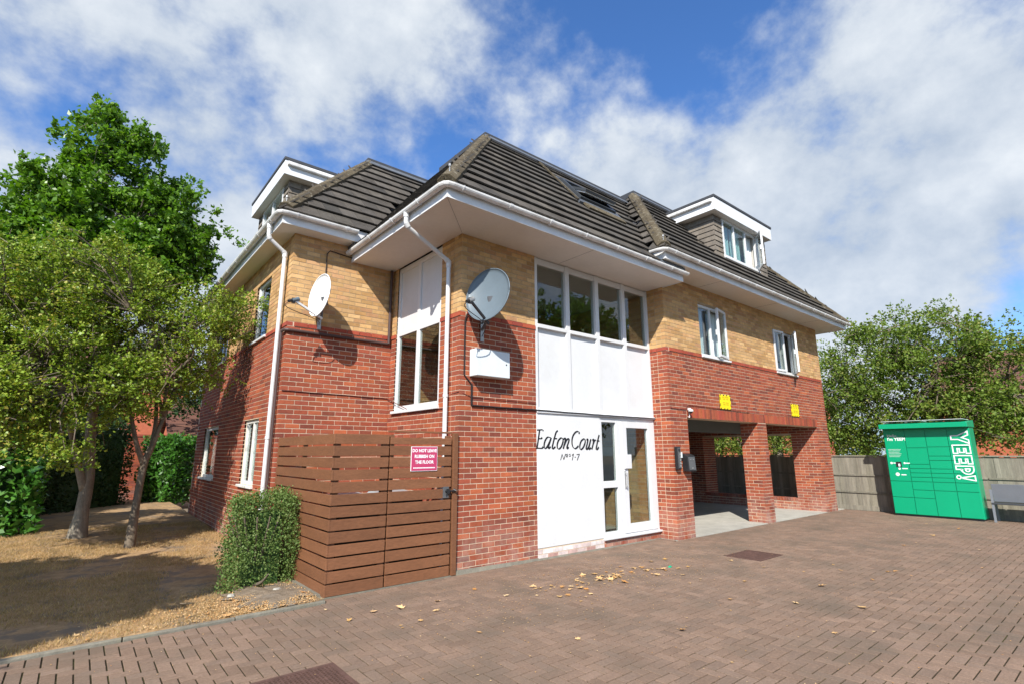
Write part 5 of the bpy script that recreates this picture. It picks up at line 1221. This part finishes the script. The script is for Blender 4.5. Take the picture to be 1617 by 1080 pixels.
tree('maple_tree', (.21, 12.9, zt_), 'tall green broad-leaved tree with thick trunk rising behind the smaller tree', 'tree',
     ([(.20, 12.9, zt_ - .1), (.21, 12.9, .55), (.22, 12.92, 1.2), (.14, 12.95, 2.2), (.1, 13.1, 4.0), (.0, 13.3, 5.8), (-.3, 13.4, 7.2)], [.175, .11, .10, .085, .07, .045, .012]),
     [([(.20, 12.9, .95), (.02, 12.8, 1.5), (-.25, 12.7, 2.4)], (.075, .035))] + limbset((.25, 13.1, 3.7), [(1.3, 13.0, 5.5), (-1.4, 13.2, 5.6), (.3, 12.9, 6.4), (-.6, 13.5, 6.4), (-1.7, 13.6, 4.9)], .05),
     [(-0.49, 13.35, 8.82, 0.18, 0.18, 0.17), (-0.46, 13.2, 8.45, 0.23, 0.23, 0.22), (-0.36, 12.8, 7.84, 0.32, 0.32, 0.3), (-0.75, 13.35, 7.87, 0.27, 0.27, 0.25), (-0.97, 13.2, 8.08, 0.12, 0.12, 0.11), (0.09, 12.8, 8.22, 0.3, 0.3, 0.28), (0.36, 13.35, 8.32, 0.23, 0.23, 0.22), (-0.16, 13.2, 7.36, 0.75, 0.82, 0.71), (-1.25, 12.8, 6.73, 0.29, 0.29, 0.28), (-1.48, 13.35, 7.09, 0.1, 0.1, 0.1), (-0.97, 13.2, 6.51, 0.57, 0.63, 0.55), (0.62, 12.8, 7.16, 0.41, 0.45, 0.39), (1.05, 13.35, 7.62, 0.19, 0.19, 0.18), (1.07, 13.2, 7.01, 0.32, 0.32, 0.3), (2.01, 13.08, 6.69, 0.21, 0.21, 0.2), (1.65, 13.7, 6.48, 0.37, 0.37, 0.35), (0.7, 13.2, 6.29, 0.77, 0.85, 0.73), (-0.3, 12.8, 5.95, 0.83, 0.91, 0.79), (-1.27, 13.7, 5.85, 0.61, 0.68, 0.58), (-1.62, 13.2, 5.78, 0.34, 0.34, 0.32), (0.19, 12.8, 5.25, 0.84, 0.93, 0.8), (-0.79, 13.7, 5.14, 0.91, 1.0, 0.86), (1.32, 13.2, 5.62, 0.5, 0.55, 0.47), (-1.42, 12.8, 4.77, 0.58, 0.64, 0.55)],
     2600, 30, .34, .105, 'maple_leaf', 'bark', ratio=.62, seed=3, up=.5, shell=.3, droop=.12, spread=.09, twigs=.25, clumps=420, cr_=.15, tr=.005)
zt_ = lawn_z(.89, 11.27)
tree('hawthorn_tree', (.89, 11.27, zt_), 'slender forked small-leaved tree with yellow-green crown on the dry lawn', 'tree',
     ([(.89, 11.27, zt_ - .1), (.90, 11.27, .8), (.93, 11.27, 1.45), (1.0, 11.26, 1.75)], [.088, .058, .056, .05]),
     [([(.93, 11.27, 1.42), (.76, 11.2, 1.85), (.60, 11.2, 2.4), (.3, 11.2, 3.2)], (.045, .02)), ([(.98, 11.27, 1.62), (1.08, 11.2, 2.1), (1.25, 11.3, 2.8), (1.5, 11.2, 3.8)], (.045, .018)), ([(1.0, 11.26, 1.72), (1.02, 11.4, 2.3), (.9, 11.4, 3.2), (.7, 11.4, 4.4)], (.04, .018))] + limbset((.6, 11.2, 2.4), [(-.6, 10.8, 3.1), (-1.2, 11.2, 3.6), (-.4, 11.6, 3.9), (-.2, 10.5, 2.6)], .028) + limbset((1.1, 11.2, 2.3), [(1.7, 10.8, 3.3), (1.9, 11.2, 4.2), (1.2, 10.4, 3.6), (.4, 10.6, 4.0)], .028),
     [(-.5, 11.3, 3.9, 1.5, 1.2, .95), (.6, 11.2, 3.75, 1.25, 1.25, .95), (1.45, 11.1, 3.9, .72, .9, .75), (1.95, 10.9, 4.25, .40, .45, .35), (-1.4, 11.2, 4.3, 1.0, 1.0, .8), (.0, 11.1, 4.75, 1.0, 1.0, .5), (-.6, 10.9, 2.9, 1.15, 1.0, .65), (.9, 11.1, 2.95, .95, .85, .5), (-.55, 10.7, 2.25, .62, .7, .28), (.25, 10.9, 2.5, .7, .7, .35), (-.9, 10.6, 2.0, .5, .6, .35), (-.3, 10.5, 1.75, .40, .5, .22), (-1.2, 11, 2.5, .7, .8, .5), (-1.8, 11.2, 3.2, .9, 1.0, .9), (1.55, 11.0, 3.1, .35, .4, .3)],
     3900, 24, .30, .050, 'thorn_leaf', 'thorn_bark', ratio=.75, seed=4, up=.12, shell=.15, droop=.02, spread=.06, twigs=.5, tr=.005, clumps=480, cr_=.17)
tree('fence_hawthorn', (23.0, 4.6, 0), 'wide spreading green tree beyond the fence behind the locker', 'tree',
     ([(23, 4.6, 0), (22.9, 4.7, 1.2), (22.8, 4.6, 2.4), (22.9, 4.5, 4.2)], [.22, .17, .14, .05]),
     limbset((22.8, 4.6, 2.2), [(22.5, 7.0, 4.5), (22.6, 5.6, 6.0), (22.7, 3.2, 5.6), (22.8, 1.6, 4.6), (21.8, 4.0, 4.6), (23.6, 6.2, 5.0), (22.4, 2.4, 3.4)], .08, .35),
     [(22.8, 5.3, 5.9, 1.3, 1.25, 1.0), (22.8, 6.4, 4.9, 1.4, 1.4, 1.25), (22.6, 4.0, 5.2, 1.5, 1.4, 1.15), (22.7, 2.7, 4.7, 1.2, 1.1, .8), (22.8, 2.0, 4.75, .8, .8, .22), (22.3, 5.2, 3.8, 1.6, 2.2, 1.2), (22.5, 3.6, 3.4, 1.5, 1.3, 1.0), (22.8, 2.3, 2.9, 1.2, 1.0, .5), (22.2, 7.2, 3.4, 1.1, 1.2, 1.4), (22.0, 4.5, 2.4, 1.1, 2.4, .8), (22.2, 2.0, 2.2, .9, 1.6, .6), (22.2, 6.8, 2.2, 1, 1.6, .8)],
     3600, 17, .50, .095, 'far_leaf', 'thorn_bark', ratio=.7, seed=6, up=.3, shell=.3, droop=.03, spread=.10, twigs=.35, tr=.009, clumps=330, cr_=.30)
tree('lime_tree', (24.0, 10.5, 0), 'dark green tree beyond the fence seen past the corner of the building', 'tree',
     ([(24, 10.5, 0), (24, 10.5, 3.0), (24, 10.4, 5.0)], [.25, .18, .06]), limbset((24, 10.5, 2.4), [(23.6, 8.6, 4.6), (23.8, 12.4, 4.8), (24.6, 10.0, 5.4)], .09),
     [(23.6, 9.0, 4.2, 1.3, 1.4, 1.6), (24, 11, 4.2, 1.6, 2.0, 1.8), (23.4, 13.2, 3.4, 1.5, 1.8, 1.5), (23.2, 9.6, 2.6, 1.2, 1.6, 1.2), (23.2, 12.4, 2.4, 1.3, 2.2, 1.2), (23.8, 15.6, 3.2, 1.4, 1.8, 1.6), (23.8, 18, 3.2, 1.6, 2.0, 1.6)],
     2800, 16, .5, .11, 'far_leaf', 'bark', seed=7, shell=.3, twigs=.15, clumps=260, cr_=.34)
# trees standing in the street behind the camera: the windows mirror them and one shades the lawn
tree('street_tree', (-4.6, 5.4, 0), 'leafy tree left of the view whose shade falls over the lawn', 'tree',
     ([(-4.6, 5.4, 0), (-4.5, 5.4, 1.8), (-4.6, 5.5, 3.6)], [.2, .15, .06]), limbset((-4.5, 5.4, 1.8), [(-3.4, 5.0, 3.6), (-5.4, 6.2, 4.0), (-4.6, 4.4, 4.2)], .08),
     [(-4.2, 5.8, 4.0, 1.75, 1.7, .7), (-3.4, 5.2, 4.0, 1.15, 1.2, .6), (-4.3, 4.6, 3.7, 1.3, 1.0, .7), (-5.4, 6.2, 4.0, 1.2, 1.3, .8)], 2600, 18, .4, .20, 'maple_leaf', 'bark', seed=8, shell=.1, twigs=.1)
tree('street_tree', (21.5, -7.0, 0), 'dark leafy tree across the road mirrored in the upper windows', 'tree',
     ([(21.5, -7, 0), (21.5, -7, 3), (21.4, -7, 7)], [.3, .22, .08]), limbset((21.5, -7, 3), [(19.6, -6, 7), (23.5, -8, 7.5), (21.0, -8.5, 8.5)], .12),
     [(21.5, -7, 7.4, 3.2, 3.0, 2.6), (19.0, -5.4, 6.8, 2.0, 2.0, 2.0), (24.5, -10, 7.6, 2.6, 2.6, 2.6), (21, -7, 4.4, 2.6, 2.4, 1.4), (16.8, -7.2, 7.2, 2.2, 2.2, 2.6), (14.5, -8.6, 7.6, 2.2, 2.2, 2.6)], 4200, 12, .8, .26, 'maple_leaf', 'bark', seed=9, shell=.2, twigs=.1)

tree('garden_tree', (-1.2, 24.5, 0), 'dark bushy trees rising behind the garden wall at the left', 'tree',
     ([(-1.2, 24.5, 0), (-1.2, 24.5, 2), (-1.0, 24.5, 4)], [.2, .14, .05]), limbset((-1.2, 24.5, 2), [(.2, 24.5, 3.6), (-2.6, 24.5, 3.8)], .07),
     [(-1.0, 24.5, 3.2, 2.0, 1.0, 1.7), (.6, 24.4, 3.4, 1.1, .9, 1.3), (-3.2, 24.5, 3.4, 2.0, 1.0, 1.8), (3.4, 24.2, 3.9, .9, .8, .8)], 1500, 14, .5, .14, 'yew_leaf', 'bark', seed=14, shell=.1, twigs=.1)
def hedge(name, label, segs, h, leaf, lm, dens, cat='hedge', ratio=.55, jit=.10, base=0., core=.14, base_pt=None, top_round=.25, core_m='yew_leaf'):
    """clipped hedge as a run of thick boxes: leaves on and near the skin, an added solid dark box as core inside"""
    t = empty(name, base_pt or (segs[0][0], segs[0][1], base), label, cat); Cs, Ns = [], []
    mb = MB().use(core_m)
    for (xa, ya, xb, yb, wd) in segs:
        a, b = Vector((xa, ya, 0)), Vector((xb, yb, 0)); d = (b - a); L = d.length; d.normalize(); n = Vector((-d.y, d.x, 0))
        q = [a + n * (wd / 2 - core) + d * core, b + n * (wd / 2 - core) - d * core, b - n * (wd / 2 - core) - d * core, a - n * (wd / 2 - core) + d * core]
        mb.hull([(p.x, p.y, base) for p in q], [(p.x, p.y, base + h - core * 1.6) for p in q])
        def put(cnt, f, nn):
            for _ in range(int(cnt)): Cs.append(f(random.random(), random.random())); Ns.append(nn)
        def lump(p): return p + Vector((noise.noise(p * 1.7), noise.noise(p * 1.7 + Vector((9, 0, 0))), noise.noise(p * 1.7 + Vector((0, 9, 0))))) * .16
        for s in (1, -1): put(dens * L * h, lambda u, v, s=s: lump(a + d * (u * L) + n * (s * (wd / 2 - top_round * max(0, v - .7) * 1.3)) + Vector((0, 0, base + v * h))), n * s)
        put(dens * L * wd, lambda u, v: lump(a + d * (u * L) + n * ((v - .5) * wd) + Vector((0, 0, base + h - top_round * abs(v - .5)))), Vector((0, 0, 1)))
        for s, o in ((-1, a), (1, b)): put(dens * wd * h, lambda u, v, s=s, o=o: lump(o + n * ((u - .5) * wd) + Vector((0, 0, base + v * h)) - d * s * (top_round * max(0, v - .7))), d * s)
    mb.build('stems_and_dark_core', t)  # added solid boxes; the hedge's inner shade is put into their dark colour
    C = np.array([tuple(c) for c in Cs]); Nn = np.array([tuple(c) for c in Ns]); n = len(C)
    C = C + Nn * rng.uniform(-jit * 1.4, jit, (n, 1)) + rng.normal(size=(n, 3)) * .03
    A = unit(rng.normal(size=(n, 3)) * .6 + Nn * .5 + np.array([0, 0, .35])); B = unit(np.cross(A, unit(Nn + rng.normal(size=(n, 3)) * .4)))
    s = leaf * rng.uniform(.6, 1.3, n); quads('foliage', C, A, B, s, s * ratio, lm, t); return t
hedge('laurel_hedge', 'bright green large-leaved laurel hedge at the left edge of the lawn', [(-2.4, 14.1, -.55, 14.3, 1.0)], 2.85, .17, 'laurel_leaf', 330, ratio=.5, base=.1, jit=.16, core=.28)
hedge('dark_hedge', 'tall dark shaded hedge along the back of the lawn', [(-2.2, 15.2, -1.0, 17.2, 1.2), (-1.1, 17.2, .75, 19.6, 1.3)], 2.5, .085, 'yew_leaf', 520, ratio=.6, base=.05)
hedge('laurel_bush', 'rounded bright green laurel bush at the far corner of the building', [(1.85, 19.3, 2.75, 20.2, 1.05)], 2.0, .12, 'laurel_leaf', 560, cat='bush', ratio=.5, base=.15, top_round=.5)
# shrub in front of the bin store side
sh = hedge('cotoneaster_shrub', 'small dense blocky green shrub in front of the brown bin store', [(1.66, 7.62, 2.34, 7.58, .58)], 1.10, .027, 'shrub_leaf', 5200, cat='shrub', ratio=.75, jit=.075, base_pt=(1.93, 7.62, .03), core=.13, top_round=.22)
mb = MB().use('thorn_bark')
for i in range(14):
    a = i * .45; mb.tube(catmull([(1.95 + .05 * math.cos(a), 7.6 + .05 * math.sin(a), 0), (1.95 + .16 * math.cos(a), 7.6 + .16 * math.sin(a), .35), (1.93 + .34 * math.cos(a), 7.6 + .32 * math.sin(a), .85)], 4), [.02 - .0012 * k for k in range(9)], 5)
mb.tube(catmull([(1.93, 7.42, .02), (1.96, 7.2, .10), (1.99, 7.08, .20)], 4), [.02, .019, .018, .017, .015, .014, .012, .01, .008], 6); mb.build('stems_and_dark_core', sh)

# ------------------------------------------------------------------ behind: garden wall and houses
gw = empty('garden_wall', (1.5, 21.5, 0), 'red brick garden wall behind the lawn between the hedges', 'wall')
mb = MB().use('mortar'); mb.box(-6, 7, 21.51, 21.7, 0, 2.2); mb.build('wall', gw)
mb = MB(); k = 0; mb.use('red_brick')
z = .01
while z < 2.12:
    x = -.8 + (k % 2) * .1125
    while x < 3.2: mb.box(x, x + .215, 21.50, 21.54, z, z + .065, random.random()); x += .225
    z += .075; k += 1
mb.build('brickwork', gw, kind='stuff')
mb = MB().use('red_brick'); mb.box(-6, 7, 21.47, 21.74, 2.2, 2.27); mb.build('coping', gw)
def house(name, loc, x0, x1, y0, y1, h, rh, label, wins, axis='x', m='far_brick', rm='far_roof'):
    t = empty(name, loc, label, 'house'); mb = MB().use(m); mb.box(x0, x1, y0, y1, 0, h)
    mb.build('walls', t); e = .35; rows = 22
    mb = MB().use(rm)
    if axis == 'x':
        ym = (y0 + y1) / 2
        for s in (0, 1):
            ya = y0 - e if s == 0 else y1 + e
            for r_ in range(rows):
                a, b = r_ / rows, (r_ + 1) / rows; A_ = (ya + (ym - ya) * a, h + rh * a); B_ = (ya + (ym - ya) * b, h + rh * b)
                mb.hull([(x0 - e, A_[0], A_[1] + .05), (x1 + e, A_[0], A_[1] + .05), (x1 + e, B_[0], B_[1]), (x0 - e, B_[0], B_[1])], [(x0 - e, A_[0], A_[1] + .10), (x1 + e, A_[0], A_[1] + .10), (x1 + e, B_[0], B_[1] + .05), (x0 - e, B_[0], B_[1] + .05)], random.random())
        g = MB().use(m); g.hull([(x0, y0, h), (x0, y1, h), (x0, ym, h + rh)], [(x1, y0, h), (x1, y1, h), (x1, ym, h + rh)]); g.build('gable', t)
    else:
        xm = (x0 + x1) / 2
        for s in (0, 1):
            xa = x0 - e if s == 0 else x1 + e
            for r_ in range(rows):
                a, b = r_ / rows, (r_ + 1) / rows; A_ = (xa + (xm - xa) * a, h + rh * a); B_ = (xa + (xm - xa) * b, h + rh * b)
                mb.hull([(A_[0], y0 - e, A_[1] + .05), (A_[0], y1 + e, A_[1] + .05), (B_[0], y1 + e, B_[1]), (B_[0], y0 - e, B_[1])], [(A_[0], y0 - e, A_[1] + .10), (A_[0], y1 + e, A_[1] + .10), (B_[0], y1 + e, B_[1] + .05), (B_[0], y0 - e, B_[1] + .05)], random.random())
        g = MB().use(m); g.hull([(x0, y0, h), (x1, y0, h), (xm, y0, h + rh)], [(x0, y1, h), (x1, y1, h), (xm, y1, h + rh)]); g.build('gable', t)
    mb.build('roof', t)
    for (f, u0, u1, z0, z1) in wins:
        mb = MB().use('upvc'); f.box(mb, u0, u1, z0, z0 + .07, .0, .05); f.box(mb, u0, u1, z1 - .07, z1, 0, .05); f.box(mb, u0, u0 + .07, z0 + .07, z1 - .07, 0, .05); f.box(mb, u1 - .07, u1, z0 + .07, z1 - .07, 0, .05)
        um = (u0 + u1) / 2; f.box(mb, um - .03, um + .03, z0 + .07, z1 - .07, 0, .04)
        for q in (.33, .66): f.box(mb, u0 + .07, u1 - .07, z0 + (z1 - z0) * q - .015, z0 + (z1 - z0) * q + .015, 0, .035)
        w_ = mb.build('window', t); mb = MB().use('far_glass'); f.box(mb, u0 + .07, u1 - .07, z0 + .07, z1 - .07, .002, .02); mb.build('pane', w_)
    return t
fh = Fr(0, 34, (1, 0), (0, -1))
house('brick_house', (2.5, 37, 0), -3.5, 4.3, 34, 41, 5.2, 2.6, 'orange-red brick house with white sash window glimpsed past the small tree', [(fh, 3.2, 4.05, 2.7, 4.3), (fh, .6, 1.5, 2.7, 4.3), (fh, -2, -1.1, 2.7, 4.3)])
house('low_outbuilding', (5.5, 27, 0), 3.0, 9.0, 25, 29.5, 2.3, 1.6, 'low building with brown tiled roof behind the laurel bush', [], m='far_brick')
fr2 = Fr(30.5, 0, (0, 1), (-1, 0))
house('neighbour_house', (34, 1, 0), 30.5, 38, -8.5, 6.0, 4.1, 2.3, 'red brick house with brown tiled roof behind the tree at far right', [(fr2, 1.3, 2.3, 2.7, 3.7), (fr2, -1.5, -.3, 2.7, 3.7), (fr2, -1.5, -.3, .9, 2.1)], axis='y')
house('far_house', (33, 17, 0), 30.5, 38, 13, 22, 4.1, 2.4, 'brick house with white window beyond the fence seen through the drive-in openings', [(fr2, 14.5, 15.6, 1.0, 2.2), (fr2, 17.5, 18.6, 1.0, 2.2), (fr2, 20, 21, 1, 2.2)], axis='y')
# far-off tree line closing the horizon
mb_seed = 20
C, A, B, s, P, D, Ls = sprays([(50 * math.cos(R(a)), 50 * math.sin(R(a)) + 6, 2.2, 5.5, 5.5, 2.6 + .8 * math.sin(a * 3)) for a in range(-20, 112, 7)], 3600, 9, 1.0, .42, seed=21, shell=.55)
tag(quads('far_treeline', C, A, B, s, s * .7, 'far_leaf'), 'distant mass of trees along the horizon behind the houses', 'trees', kind='stuff')
print('bricks', len(bricks), 'tiles', len(tiles), 'blocks', len(blocks), 'objects', len(bpy.data.objects))
